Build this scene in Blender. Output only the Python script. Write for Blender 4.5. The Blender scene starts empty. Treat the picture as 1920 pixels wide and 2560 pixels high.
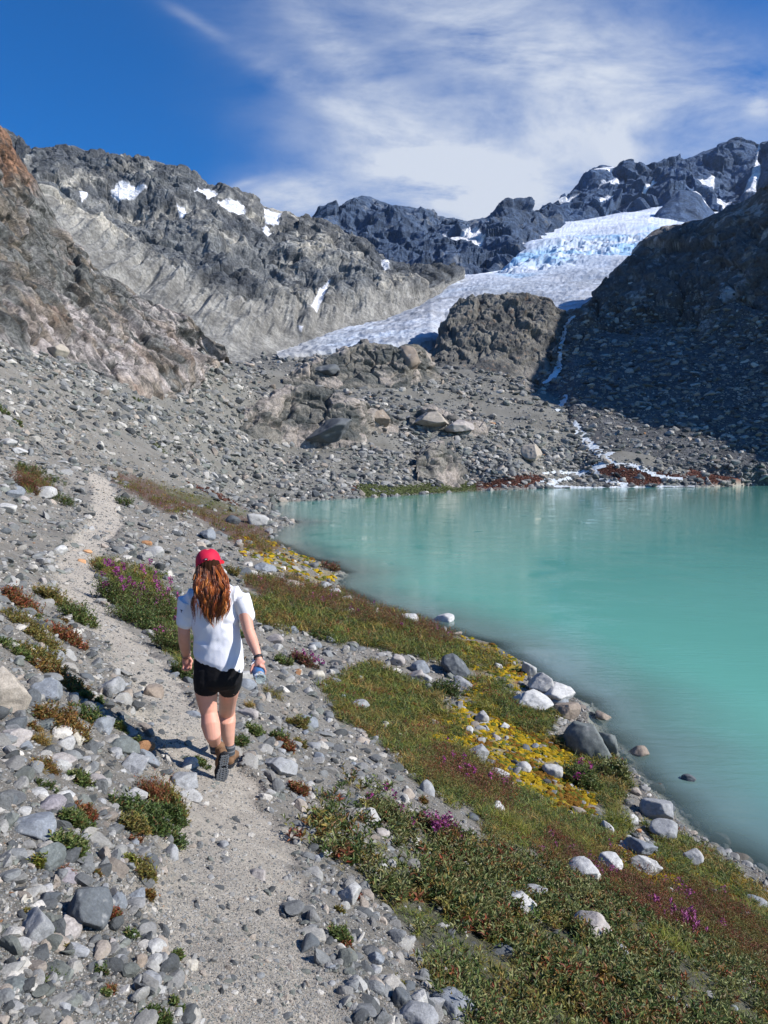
import bpy, math
import numpy as np
from mathutils import Vector
# ------------------------------------------------------------------ camera, sky, sun, exposure
scene = bpy.context.scene
W, H, F = 1659.0, 2212.0, 1590.0          # pixel frame used for every traced coordinate
CAMZ = 8.0                                 # eye height above the lake surface
PITCH = math.atan(106.0 / F)
cam_d = bpy.data.cameras.new('camera'); cam = bpy.data.objects.new('camera', cam_d)
scene.collection.objects.link(cam); scene.camera = cam
cam.location = (0, 0, CAMZ); cam.rotation_euler = (math.pi/2 - PITCH, 0, 0)
cam_d.sensor_fit = 'VERTICAL'; cam_d.sensor_height = 36.0; cam_d.lens = F / H * 36.0
cam_d.clip_start = 0.05; cam_d.clip_end = 20000
scene.render.resolution_x = 768; scene.render.resolution_y = 1024
scene.view_settings.view_transform = 'Standard'; scene.view_settings.look = 'None'
scene.view_settings.exposure = 0.5; scene.view_settings.gamma = 1.0
SUN_EL = math.radians(37.0)
SUN_DIR = Vector((math.cos(SUN_EL)*math.cos(math.radians(-14)), math.cos(SUN_EL)*math.sin(math.radians(-14)), math.sin(SUN_EL)))
sl = bpy.data.lights.new('sun', 'SUN'); sl.energy = 5.0; sl.angle = math.radians(0.5); sl.color = (1.0, 0.955, 0.89)
so = bpy.data.objects.new('sun', sl); scene.collection.objects.link(so)
so.rotation_euler = SUN_DIR.to_track_quat('Z', 'Y').to_euler(); so.location = (50, -20, 60)

world = bpy.data.worlds.new('World'); scene.world = world; world.use_nodes = True
nt = world.node_tree; nt.nodes.clear()
def N(nt, kind, **kw):
    n = nt.nodes.new(kind)
    for k, v in kw.items():
        if k.startswith('in_'):
            n.inputs[k[3:]].default_value = v
        else: setattr(n, k, v)
    return n
def mth(nt, op, a, b=None, c=None, clamp=False):
    n = nt.nodes.new('ShaderNodeMath'); n.operation = op; n.use_clamp = clamp
    for i, x in enumerate((a, b, c)):
        if x is None: continue
        if isinstance(x, (int, float)): n.inputs[i].default_value = x
        else: nt.links.new(x, n.inputs[i])
    return n.outputs[0]
def mixc(nt, f, a, b, mode='MIX'):
    n = nt.nodes.new('ShaderNodeMix'); n.data_type = 'RGBA'; n.blend_type = mode
    for i, x in ((0, f), (6, a), (7, b)):
        if isinstance(x, (int, float)): n.inputs[i].default_value = x
        elif isinstance(x, (tuple, list)): n.inputs[i].default_value = (*x[:3], 1)
        else: nt.links.new(x, n.inputs[i])
    return n.outputs[2]
sky = N(nt, 'ShaderNodeTexSky', sky_type='NISHITA', sun_disc=False)
sky.sun_elevation = SUN_EL; sky.sun_rotation = math.atan2(SUN_DIR.x, SUN_DIR.y); sky.altitude = 2200; sky.air_density = 1.0
sky.dust_density = 0.3; sky.ozone_density = 3.0
tc = N(nt, 'ShaderNodeTexCoord'); sp = N(nt, 'ShaderNodeSeparateXYZ'); nt.links.new(tc.outputs['Generated'], sp.inputs[0])
dy = mth(nt, 'MAXIMUM', sp.outputs[1], 0.12)
cx = mth(nt, 'DIVIDE', sp.outputs[0], dy); cz = mth(nt, 'DIVIDE', sp.outputs[2], dy)
cmb = N(nt, 'ShaderNodeCombineXYZ'); nt.links.new(cx, cmb.inputs[0]); nt.links.new(cz, cmb.inputs[1])
def slope(v):
    yu = -(v - 1106.0)/F
    return (yu*math.cos(PITCH) - math.sin(PITCH)) / (math.cos(PITCH) + yu*math.sin(PITCH))
def skyxy(u, v):
    yu = -(v - 1106.0)/F
    return ((u - 829.5)/F / (math.cos(PITCH) + yu*math.sin(PITCH)), slope(v))
def noise_node(scale, detail, rough, rotz, sx, sy, dist=0.0):
    mp = N(nt, 'ShaderNodeMapping'); mp.inputs['Rotation'].default_value = (0, 0, rotz); mp.inputs['Scale'].default_value = (sx, sy, 1)
    nt.links.new(cmb.outputs[0], mp.inputs[0])
    n = N(nt, 'ShaderNodeTexNoise', in_Scale=scale, in_Detail=detail, in_Roughness=rough, in_Distortion=dist)
    nt.links.new(mp.outputs[0], n.inputs['Vector']); return n.outputs['Fac']
wisp = noise_node(4.2, 10, 0.66, math.radians(38), 0.8, 2.2, 0.35)
puff = noise_node(5.0, 9, 0.58, math.radians(20), 0.9, 1.3, 0.3)
acc = None
for (u, v, rx, ry, ang, s) in [(1130, 150, 430, 190, 24, .62), (930, 330, 380, 95, 36, .8), (1040, 400, 300, 85, 14, .95),
        (650, 432, 120, 50, 4, 1.7), (900, 400, 260, 60, 20, .9), (700, 70, 260, 40, 46, .55), (1350, 90, 420, 120, 16, .55), (1480, 260, 260, 110, 0, .62), (1180, 300, 240, 170, 20, .5),
        (1335, 325, 26, 44, -25, .75), (1645, 225, 30, 30, 0, .9), (420, 45, 60, 12, 30, .4), (520, 400, 40, 8, -20, .5), (760, 250, 260, 26, 30, .55), (1000, 60, 400, 60, 20, .4)]:
    x0, z0 = skyxy(u, v); a = math.radians(ang); ca, sa = math.cos(a), math.sin(a)
    dx = mth(nt, 'SUBTRACT', cx, x0); dz = mth(nt, 'SUBTRACT', cz, z0)
    p = mth(nt, 'ADD', mth(nt, 'MULTIPLY', dx, ca*F/rx), mth(nt, 'MULTIPLY', dz, -sa*F/rx))
    q = mth(nt, 'ADD', mth(nt, 'MULTIPLY', dx, sa*F/ry), mth(nt, 'MULTIPLY', dz, ca*F/ry))
    r2 = mth(nt, 'ADD', mth(nt, 'MULTIPLY', p, p), mth(nt, 'MULTIPLY', q, q))
    g = mth(nt, 'MULTIPLY', mth(nt, 'EXPONENT', mth(nt, 'MULTIPLY', r2, -1.0)), s)
    acc = g if acc is None else mth(nt, 'ADD', acc, g)
tex = mth(nt, 'ADD', mth(nt, 'MULTIPLY', wisp, 0.75), mth(nt, 'MULTIPLY', puff, 0.55))
tex = mth(nt, 'MULTIPLY', mth(nt, 'SUBTRACT', tex, 0.46), 3.4, clamp=True)
cl = mth(nt, 'MULTIPLY', mth(nt, 'MULTIPLY', acc, mth(nt, 'ADD', mth(nt, 'MULTIPLY', tex, 0.92), 0.05)), 0.80, clamp=True)
cl = mth(nt, 'MULTIPLY', cl, mth(nt, 'GREATER_THAN', sp.outputs[1], 0.0))
hs = N(nt, 'ShaderNodeHueSaturation', in_Saturation=1.72, in_Value=1.95); hs.inputs['Hue'].default_value = 0.508
nt.links.new(sky.outputs[0], hs.inputs['Color'])
skyc = mixc(nt, cl, hs.outputs[0], (8.2, 8.9, 10.2))
bg = N(nt, 'ShaderNodeBackground', in_Strength=0.058); nt.links.new(skyc, bg.inputs[0])
wo = N(nt, 'ShaderNodeOutputWorld'); nt.links.new(bg.outputs[0], wo.inputs[0])

# ------------------------------------------------------------------ numeric helpers
rng = np.random.default_rng(7)
_perm = np.random.default_rng(1).permutation(256).astype(np.int32); _perm = np.concatenate([_perm, _perm])
_g = np.random.default_rng(2).normal(size=(256, 3)); _g = (_g/np.linalg.norm(_g, axis=1)[:, None]).astype(np.float32)
def perlin(p):
    p = np.asarray(p, np.float64); i = np.floor(p).astype(np.int64); f = (p - i).astype(np.float32); i &= 255
    w = f*f*f*(f*(f*6 - 15) + 10); out = 0
    for dx in (0, 1):
        wx = w[:, 0] if dx else 1 - w[:, 0]; hx = _perm[(i[:, 0] + dx) & 255]
        for dyy in (0, 1):
            wy = w[:, 1] if dyy else 1 - w[:, 1]; hy = _perm[(hx + i[:, 1] + dyy) & 255]
            for dz in (0, 1):
                wz = w[:, 2] if dz else 1 - w[:, 2]; g = _g[_perm[(hy + i[:, 2] + dz) & 255]]
                out = out + wx*wy*wz*(g[:, 0]*(f[:, 0]-dx) + g[:, 1]*(f[:, 1]-dyy) + g[:, 2]*(f[:, 2]-dz))
    return out*1.6
def fbm(p, lam, octv=5, gain=0.5, ridged=False, seed=0.0):
    q = np.asarray(p, np.float64)/lam + seed*17.31; a = 1.0; s = 0; t = 0
    for k in range(octv):
        n = perlin(q)
        if ridged: n = 1 - 2*np.abs(n)
        s = s + a*n; t += a; a *= gain; q = q*2.03 + 5.7
    return s/t
def cells(p, lam, seed=0, tilt=0.8):
    """faceted blocks: each cell is a tilted plane of its own height"""
    q = np.asarray(p, np.float64)/lam + seed*3.7; i = np.floor(q - 0.5).astype(np.int64); best = np.full(len(q), 9.0); sec = np.full(len(q), 9.0); val = np.zeros(len(q))
    for a in (0, 1):
        for b in (0, 1):
            for c in (0, 1):
                j = i + (a, b, c); h = _perm[(_perm[(_perm[j[:, 0] & 255] + j[:, 1]) & 255] + j[:, 2]) & 255]
                o = _g[h]*0.4 + 0.5; d = q - j - o; r = (d*d).sum(1); m = r < best; sec = np.where(m, best, np.minimum(sec, r)); best[m] = r[m]; g2 = _g[(h[m]*7 + 13) & 255]
                val[m] = (g2[:, 0]*0.5 + tilt*(d[m]*g2).sum(1))
    return val, np.exp(-((np.sqrt(sec) - np.sqrt(best))/.07)**2)      # height of the block, closeness to a joint
def smooth(a, b, x):
    t = np.clip((x - a)/(b - a), 0, 1); return t*t*(3 - 2*t)
def pix(u, v, d):
    """pixel + forward distance -> world"""
    u = np.asarray(u, float); v = np.asarray(v, float); d = np.asarray(d, float)
    yu = -(v - 1106.0)/F; ry = math.cos(PITCH) + yu*math.sin(PITCH); rz = yu*math.cos(PITCH) - math.sin(PITCH); t = d/ry
    return np.stack([(u - 829.5)/F*t, d + 0*t, CAMZ + rz*t], -1)
def proj(P):
    P = np.asarray(P, float); y = P[..., 1]; z = P[..., 2] - CAMZ
    fw = y*math.cos(PITCH) - z*math.sin(PITCH); up = y*math.sin(PITCH) + z*math.cos(PITCH); fw = np.maximum(fw, 1e-3)
    return 829.5 + F*P[..., 0]/fw, 1106.0 - F*up/fw
def inpoly(u, v, poly):
    r = np.zeros(np.shape(u), bool); n = len(poly)
    for k in range(n):
        x1, y1 = poly[k]; x2, y2 = poly[(k+1) % n]
        c = ((y1 > v) != (y2 > v)); xx = (x2-x1)*(v-y1)/((y2-y1) if y2 != y1 else 1e-9) + x1
        r ^= c & (u < xx)
    return r
def segdist(x, y, pts, closed=False):
    best = np.full(np.shape(x), 1e9); pts = np.asarray(pts, float); n = len(pts)
    for k in range(n if closed else n-1):
        a = pts[k]; b = pts[(k+1) % n]; e = b - a; L = (e*e).sum() + 1e-12
        t = np.clip(((x-a[0])*e[0] + (y-a[1])*e[1])/L, 0, 1)
        best = np.minimum(best, np.hypot(x-a[0]-t*e[0], y-a[1]-t*e[1]))
    return best
def polymask(u, v, poly, soft):
    d = segdist(u, v, poly, True); i = inpoly(u, v, poly); s = np.where(i, d, -d)
    return smooth(-soft, soft, s)
col = scene.collection
def mesh_np(name, V, faces, color=None, mat=None, smooth_sh=False, parent=None, extra=None, loops=None):
    """faces: (n,3|4) array"""
    me = bpy.data.meshes.new(name); V = np.asarray(V, np.float32); faces = np.asarray(faces, np.int32)
    k = faces.shape[1]; me.vertices.add(len(V)); me.vertices.foreach_set('co', V.ravel())
    me.loops.add(faces.size); me.loops.foreach_set('vertex_index', faces.ravel())
    me.polygons.add(len(faces)); me.polygons.foreach_set('loop_start', np.arange(len(faces), dtype=np.int32)*k)
    me.polygons.foreach_set('loop_total', np.full(len(faces), k, np.int32))
    me.polygons.foreach_set('use_smooth', np.full(len(faces), smooth_sh, bool))
    me.update(calc_edges=True)
    if color is not None:
        at = me.color_attributes.new('col', 'FLOAT_COLOR', 'POINT')
        c = np.ones((len(V), 4), np.float32); c[:, :3] = color; at.data.foreach_set('color', c.ravel())
    for nm, arr in (extra or {}).items():
        at = me.attributes.new(nm, 'FLOAT', 'POINT'); at.data.foreach_set('value', np.asarray(arr, np.float32))
    if mat: me.materials.append(mat)
    o = bpy.data.objects.new(name, me); col.objects.link(o)
    if parent: o.parent = parent
    return o
def tag(o, label=None, cat=None, group=None, kind=None):
    if label: o['label'] = label
    if cat: o['category'] = cat
    if group: o['group'] = group
    if kind: o['kind'] = kind
    return o
def grid_faces(nr, nc):
    i = np.arange(nr*nc).reshape(nr, nc)
    return np.stack([i[:-1, :-1], i[:-1, 1:], i[1:, 1:], i[1:, :-1]], -1).reshape(-1, 4)
def grid_normals(P):
    du = np.gradient(P, axis=1); dv = np.gradient(P, axis=0); n = np.cross(du, dv)
    return n/(np.linalg.norm(n, axis=-1, keepdims=True) + 1e-12)

# ------------------------------------------------------------------ materials
def new_mat(name):
    m = bpy.data.materials.new(name); m.use_nodes = True; t = m.node_tree; t.nodes.clear()
    o = N(t, 'ShaderNodeOutputMaterial'); b = N(t, 'ShaderNodeBsdfPrincipled'); t.links.new(b.outputs[0], o.inputs[0]); return m, t, b, o
def stone_mat(name, scales, bump, bscale, rough=0.85, var=0.35, spec=0.3, bdist=1.0):
    """vertex colour x multi scale mineral grain, with bumps"""
    m, t, b, o = new_mat(name); at = N(t, 'ShaderNodeAttribute', attribute_name='col')
    geo = N(t, 'ShaderNodeNewGeometry'); c = at.outputs['Color']
    for s, a in scales:
        n = N(t, 'ShaderNodeTexNoise', in_Scale=s, in_Detail=6, in_Roughness=0.65); t.links.new(geo.outputs['Position'], n.inputs['Vector'])
        mr = N(t, 'ShaderNodeMapRange'); mr.inputs[1].default_value = .3; mr.inputs[2].default_value = .7; mr.inputs[3].default_value = 1-a; mr.inputs[4].default_value = 1+a
        t.links.new(n.outputs['Fac'], mr.inputs[0]); c = mixc(t, 1.0, c, mr.outputs[0], 'MULTIPLY')
    t.links.new(c, b.inputs['Base Color']); b.inputs['Roughness'].default_value = rough; b.inputs['Specular IOR Level'].default_value = spec
    n = N(t, 'ShaderNodeTexNoise', in_Scale=bscale, in_Detail=10, in_Roughness=0.7); t.links.new(geo.outputs['Position'], n.inputs['Vector'])
    bp = N(t, 'ShaderNodeBump', in_Strength=bump, in_Distance=bdist); t.links.new(n.outputs['Fac'], bp.inputs['Height']); t.links.new(bp.outputs[0], b.inputs['Normal'])
    return m
M_ground = stone_mat('ground_soil', [(9.0, .18), (60.0, .30)], 0.9, 45.0, bdist=0.03)
M_stone = stone_mat('stone', [(14.0, .22), (120.0, .25)], 0.5, 30.0, bdist=0.02)
M_far = stone_mat('scree_stone', [(1.5, .25)], 0.4, 3.0, bdist=0.2)
M_cliff = stone_mat('cliff_rock', [(0.25, .35), (2.0, .35)], 0.9, 0.8, bdist=1.2)
M_mount = stone_mat('mountain_rock', [(0.06, .35), (0.5, .40)], 1.0, 0.22, bdist=4.0)
M_peak = stone_mat('peak_rock', [(0.03, .35), (0.2, .35)], 1.0, 0.10, bdist=9.0)
# ------------------------------------------------------------------ the ground as one sheet
def lake_d(v): return -CAMZ/slope(v)
SHORE_PX = [(1659,1893),(1580,1845),(1500,1808),(1440,1765),(1395,1712),(1345,1650),(1330,1615),(1270,1570),(1240,1512),(1180,1470),(1140,1440),(1060,1392),
 (960,1362),(890,1335),(800,1310),(745,1282),(712,1262),(735,1236),(700,1216),(640,1200),(612,1180),(585,1166),(598,1142),(640,1127),(600,1116),(585,1100),(600,1084),(700,1079),
 (830,1072),(960,1064),(1010,1061),(1160,1055),(1290,1053),(1400,1052),(1530,1052),(1659,1047)]
shore = [(pix(u, v, lake_d(v))[0], lake_d(v)) for u, v in SHORE_PX]
SHORE = [(15.5, -8), (11.5, 1.0), (9.6, 6.0), (8.4, 10.5)] + shore + [(190, 262), (300, 240), (420, 150), (420, -8)]
sh_y = np.array([p[1] for p in SHORE[:24]]); sh_x = np.array([p[0] for p in SHORE[:24]])
TR_PX = [(535,2212,6.33),(505,1950,6.05),(490,1780,5.86),(478,1690,5.72),(400,1560,5.6),(330,1450,5.5),(240,1350,5.3),(165,1280,5.2),(172,1200,5.05),(235,1130,5.0),(225,1075,5.4),(205,1045,6.1)]
TR = []
for u, v, z in TR_PX:
    d = (z - CAMZ)/slope(v); TR.append((pix(u, v, d)[0], d, z))
TR = [(-0.15, -3.0, 6.6), (-0.25, 0.6, 6.45)] + TR; TR = np.array(TR)
def trail_x(y): return np.interp(y, TR[:, 1], TR[:, 0])
def trail_z(y): return np.interp(y, TR[:, 1], TR[:, 2])
ctl = []
for y in (1.0, 1.7, 2.6, 3.7, 5.2, 7.2, 10, 14, 19, 26, 36, 48):
    xt, zt = trail_x(y), trail_z(y); xs = np.interp(y, sh_y, sh_x)
    for t in (0, .06, .2, .4, .6, .8, 1.0):
        ctl.append((xt + t*(xs - xt), y, zt*(1-t)**1.12))
    for k in (.08, .22, .45, .8, 1.3):
        ctl.append((xt - k*y, y, zt + 0.56*k*y*min(1, 24/y)**0.3*(0.55 if k < .1 else 1)))
for (u, v, d) in [(0,1000,42),(0,950,55),(0,850,82),(0,760,108),(-500,760,75),(-500,500,120),(120,960,75),(150,880,105),(300,950,112),(300,1010,95),(400,1010,112),(480,1060,128),(420,1100,72),(520,1120,84),(520,1040,165),
   (500,950,175),(300,850,145),(200,800,150),(480,785,228),(400,900,170),(600,810,300),(560,870,245),(530,940,205),(560,1010,182),(700,1000,205),(700,1050,188),(900,1000,222),(900,1045,205),(1100,1000,240),(600,1040,180),(1000,1040,232),(1250,1030,262),
   (1500,1035,255),(1659,1030,254),(2100,1035,250),(600,950,220),(800,950,240),(1000,950,255),(1150,950,275),(1200,990,264),(640,850,285),(900,860,305),(1080,860,335),(1180,840,382),(1240,940,290),(1290,992,264),
   (620,800,335),(750,790,345),(940,800,375),(1100,812,388),(560,785,385),(620,775,435),(700,762,470),(520,783,335)]:
    ctl.append(tuple(pix(u, v, d)))
for a, y, z in [(-1.3,200,100),(-1.3,400,120),(-.5,300,45),(-.5,450,55),(-.2,650,85),(0,650,85),(.1,650,80),(.3,420,24),(.6,420,20),(1.3,420,15),(.4,650,50),(1.3,650,40),(-.5,650,70),(1.3,240,3),(.75,300,8),(-1.3,110,68)]:
    ctl.append((a*y, y, z))
for (x, y) in SHORE[16:-3]: ctl.append((x, y, 0.0))
ctl = np.array(ctl); ca = ctl[:, 0]/ctl[:, 1]; keep = np.abs(ca) < 1.6; ctl = ctl[keep]; ca = ca[keep]; cb = np.log(ctl[:, 1])
def U(r2): return 0.5*r2*np.log(r2 + 1e-12)
n_ = len(ctl); A = np.zeros((n_+3, n_+3)); A[:n_, :n_] = U((ca[:, None]-ca)**2 + (cb[:, None]-cb)**2) + np.eye(n_)*2e-4
A[:n_, n_] = 1; A[:n_, n_+1] = ca; A[:n_, n_+2] = cb; A[n_:, :n_] = A[:n_, n_:].T
wt = np.linalg.solve(A, np.concatenate([ctl[:, 2], np.zeros(3)]))
def tps(a, b):
    o = wt[n_] + wt[n_+1]*a + wt[n_+2]*b
    for k in range(n_): o = o + wt[k]*U((a-ca[k])**2 + (b-cb[k])**2)
    return o
cols_a = (np.concatenate([np.arange(-1250, -60, 14.0), np.arange(-60, 1720, 2.4), np.arange(1720, 2900, 14.0)]) - 829.5)/F
rows_b = np.concatenate([np.linspace(math.log(.35), math.log(1.6), 40)[:-1], np.linspace(math.log(1.6), math.log(60), 640)[:-1], np.linspace(math.log(60), math.log(650), 420)])
ga = np.linspace(cols_a[0], cols_a[-1], 220); gb = np.linspace(rows_b[0], rows_b[-1], 260)
GB, GA = np.meshgrid(gb, ga, indexing='ij'); GZ = tps(GA.ravel(), GB.ravel()).reshape(GA.shape)
def base_z(a, b):
    ia = np.clip((a - ga[0])/(ga[1]-ga[0]), 0, len(ga)-1.001); ib = np.clip((b - gb[0])/(gb[1]-gb[0]), 0, len(gb)-1.001)
    i = ia.astype(int); j = ib.astype(int); fa = ia - i; fb = ib - j
    return (GZ[j, i]*(1-fa) + GZ[j, i+1]*fa)*(1-fb) + (GZ[j+1, i]*(1-fa) + GZ[j+1, i+1]*fa)*fb
B_, A_ = np.meshgrid(rows_b, cols_a, indexing='ij'); GY = np.exp(B_); GX = A_*GY; z = base_z(A_, B_)
fx, fy = GX.ravel(), GY.ravel(); p0 = np.stack([fx, fy, 0*fx], 1)
sd = segdist(fx, fy, SHORE, True); lakein = inpoly(fx, fy, SHORE)
wob = fbm(p0, 2.5, 3, seed=3)*np.minimum(0.5, 0.02*fy + .08)
sdist = np.where(lakein, -sd, sd) + wob
trd = segdist(fx, fy, TR[:, :2])
hw = 0.275 + 0.011*fy; trm = (1 - smooth(hw*0.75, hw*1.35, trd + fbm(p0, .5, 3, seed=9)*0.38))*(1 - smooth(75, 110, fy))
disp = np.zeros(len(fx))
for k, lam in enumerate([45, 20, 9, 4, 1.8, .8, .36, .16]):
    amp = np.minimum(0.05*lam, 0.013*fy) * (1 if lam < 1 else (1 - 0.6*trm))
    near = smooth(0.0035*200*1, 0.0035*200*3, lam/np.maximum(fy, 1)*60) if lam < 3 else 1.0
    disp += amp*near*perlin(p0/lam + 31.7*k)
zland = z.ravel() + disp*np.clip(sd/4, 0.15, 1) - 0.05*trm
zland = np.maximum(zland, np.minimum(0.02 + 0.16*np.maximum(sdist, 0), 0.5))
zbed = -0.03 + 0.42*sdist - 0.02*np.abs(sdist)**1.25 + disp*0.3
zbed = np.maximum(zbed, -6.0); zbed = np.minimum(zbed, -0.01)
gz = np.where(sdist > 0, zland, zbed); GZF = gz.reshape(GX.shape)
GP = np.stack([GX, GY, GZF], -1); gu, gv = proj(GP); gu = gu.ravel(); gv = gv.ravel()
# ---- what grows or lies where (areas on the ground, traced once and fixed to it)
def warp(u, v, s=1.0): return u + fbm(p0, 1.2, 4, seed=21)*26*s, v + fbm(p0, 1.2, 4, seed=22)*18*s
gy_ = np.maximum(fy, .5); q_ = np.stack([fx/gy_*9, np.log(gy_)*9, 0*fx], 1)     # detail that keeps its visual size
wu = gu + fbm(q_, .5, 5, .6, seed=4)*34; wv = gv + fbm(q_, .5, 5, .6, seed=5)*26
def pm(polys, soft=12, f=None):
    m = np.zeros(len(gu))
    for p in polys:
        x0 = min(a for a, b in p) - 80; x1 = max(a for a, b in p) + 80; y0 = min(b for a, b in p) - 60; y1 = max(b for a, b in p) + 60
        s = (gu > x0) & (gu < x1) & (gv > y0) & (gv < y1)
        m[s] = np.maximum(m[s], polymask(wu[s], wv[s], p, soft))
    return m*(sdist > 0)
Z = {}
Z['leafy'] = pm([[(625,1795),(730,1690),(800,1700),(880,1740),(960,1800),(1060,1830),(1160,1850),(1290,1900),(1400,1960),(1560,2030),(1720,2120),(1800,2400),(1080,2400),(1000,2200),(925,2120),(890,2020),(830,1960),(770,1900),(690,1860)]])
Z['leafy'] *= .22 + .78*smooth(-40, 260, (gu-760)*.75 + (gv-1830)*.9)
Z['heather'] = pm([[(1200,1800),(1290,1835),(1420,1870),(1560,1950),(1720,2050),(1720,2140),(1560,2060),(1420,1990),(1290,1920),(1150,1850)],
                   [(905,1640),(960,1625),(1060,1660),(1110,1710),(1100,1760),(1010,1740),(930,1690)],
                   [(215,1010),(300,1030),(420,1080),(540,1120),(620,1190),(560,1200),(460,1140),(360,1100),(270,1060)],
                   [(520,1255),(620,1250),(720,1275),(860,1330),(1000,1380),(960,1400),(850,1370),(700,1320),(560,1290)],
                   [(30,1020),(80,1010),(120,1060),(60,1060)],
                   [(1030,1046),(1160,1030),(1165,1052),(1040,1056)],[(1285,1012),(1380,1008),(1480,1035),(1420,1050),(1330,1048)],[(1480,1018),(1720,1025),(1720,1046),(1500,1046)]], 8)
Z['grass'] = pm([[(700,1480),(800,1440),(900,1480),(1000,1560),(1000,1640),(1090,1740),(980,1740),(900,1690),(820,1600),(730,1550)],
                 [(1010,1720),(1100,1700),(1240,1760),(1350,1800),(1330,1850),(1200,1840),(1060,1820)],
                 [(520,1300),(600,1290),(720,1330),(880,1370),(1060,1410),(1110,1450),(1000,1440),(860,1410),(700,1380),(560,1350)],
                 [(1190,1600),(1290,1620),(1370,1700),(1330,1760),(1230,1680)],[(1400,1780),(1520,1840),(1720,1980),(1720,2060),(1560,1960),(1420,1880)],
                 [(1000,1470),(1080,1480),(1200,1560),(1180,1600),(1050,1550)],
                 [(320,1045),(420,1060),(540,1110),(500,1110),(380,1080)],[(770,1056),(1020,1045),(1025,1066),(780,1074)],[(200,1215),(330,1240),(390,1330),(400,1460),(340,1360),(250,1300)]])
Z['moss'] = pm([[(920,1560),(1040,1500),(1120,1560),(1210,1600),(1300,1670),(1290,1740),(1200,1770),(1130,1710),(1040,1660),(960,1620)],
                [(990,1375),(1080,1400),(1145,1445),(1110,1480),(1060,1450),(970,1410)],[(1000,1470),(1060,1460),(1080,1500),(1020,1520)],
                [(1230,1810),(1330,1820),(1480,1870),(1600,1900),(1720,1950),(1720,2010),(1560,1950),(1400,1920),(1260,1860)],
                [(520,1160),(600,1180),(700,1225),(740,1262),(680,1262),(600,1230),(530,1190)]], 14)
Z['moss'] *= 1 - .6*smooth(30, 45, fy)
gc = lambda r, g, b: np.array([r, g, b], float)
nA = fbm(p0, 1.3, 5, .6, seed=6); nB = fbm(q_, .35, 4, .6, seed=7); nC = fbm(p0, 12, 4, seed=8)
C = gc(.195, .18, .155) + np.outer(nA, gc(.05, .045, .04)) + np.outer(nB, gc(.07, .07, .07)) + np.outer(nC, gc(.02, .015, .01))
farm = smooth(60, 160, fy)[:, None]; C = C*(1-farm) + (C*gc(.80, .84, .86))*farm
tm = trm[:, None]; C = C*(1-tm) + (gc(.385, .345, .29) + np.outer(nB, gc(.05, .05, .045)))*tm
C = np.where((sdist < .5)[:, None] & (sdist > 0)[:, None] , C*0.75, C)
for nm, c in (('leafy', gc(.06, .062, .035)), ('heather', gc(.085, .045, .032)), ('grass', gc(.075, .075, .03))):
    m = Z[nm][:, None]*0.8; C = C*(1-m) + (c + np.outer(nB, c*.5))*m
nM = fbm(q_, .12, 4, .6, seed=12); mossc = gc(.30, .21, .012) + np.outer(nM, gc(.16, .12, .01)); mo = smooth(-.15, .25, nB*1.1 + .25)[:, None]*Z['moss'][:, None]
redm = smooth(.05, .4, fbm(q_, .3, 3, seed=14))[:, None]; mossc = mossc*(1-redm) + gc(.17, .065, .012)*redm
C = C*(1-mo) + mossc*mo
bog = (Z['heather'] > .3) & (fy > 150); C[bog] = gc(.13, .045, .028) + np.outer(nB[bog], gc(.05, .02, .01))
under = (sdist <= 0)[:, None]; C = np.where(under, gc(.30, .30, .25) + np.outer(nA, gc(.03, .03, .02)), C)
C = np.clip(C, .008, .85)
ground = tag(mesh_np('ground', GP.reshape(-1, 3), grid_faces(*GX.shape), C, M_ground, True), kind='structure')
def hit(u, v):
    """first point of the ground sheet seen at a pixel (numpy grid lookup)"""
    i = int(np.argmin(np.abs(cols_a - (u-829.5)/F))); vv = gv.reshape(GX.shape)[:, i]
    k = int(np.argmax(vv[30:] <= v)) + 30
    return GP[k, i]
def ground_z(x, y):
    a = np.asarray(x, float)/np.maximum(y, .3); b = np.log(np.maximum(y, .36))
    ia = np.clip(np.searchsorted(cols_a, a), 1, len(cols_a)-1); ib = np.clip(np.searchsorted(rows_b, b), 1, len(rows_b)-1)
    fa = np.clip((a-cols_a[ia-1])/(cols_a[ia]-cols_a[ia-1]), 0, 1); fb = np.clip((b-rows_b[ib-1])/(rows_b[ib]-rows_b[ib-1]), 0, 1)
    return (GZF[ib-1, ia-1]*(1-fa) + GZF[ib-1, ia]*fa)*(1-fb) + (GZF[ib, ia-1]*(1-fa) + GZF[ib, ia]*fa)*fb

# ------------------------------------------------------------------ the lake
lc = np.concatenate([np.arange(-400, 2300, 4.0)]); lb = np.linspace(math.log(4), math.log(300), 620)
LB, LA = np.meshgrid(lb, (lc-829.5)/F, indexing='ij'); LY = np.exp(LB); LX = LA*LY
dep = -ground_z(LX.ravel(), LY.ravel())
LP = np.stack([LX, LY, 0*LX], -1).reshape(-1, 3)
M_water, t, b, o = new_mat('lake_water')
at = N(t, 'ShaderNodeAttribute', attribute_name='depth'); geo = N(t, 'ShaderNodeNewGeometry')
mr = N(t, 'ShaderNodeMapRange', interpolation_type='SMOOTHSTEP'); mr.inputs[1].default_value = 0.0; mr.inputs[2].default_value = 3.2; t.links.new(at.outputs['Fac'], mr.inputs[0])
mr2 = N(t, 'ShaderNodeMapRange', interpolation_type='SMOOTHSTEP'); mr2.inputs[1].default_value = 0.0; mr2.inputs[2].default_value = .7; mr2.inputs[3].default_value = .22; mr2.inputs[4].default_value = 1.0; t.links.new(at.outputs['Fac'], mr2.inputs[0])
nn = N(t, 'ShaderNodeTexNoise', in_Scale=0.05, in_Detail=3); t.links.new(geo.outputs['Position'], nn.inputs['Vector'])
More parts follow.
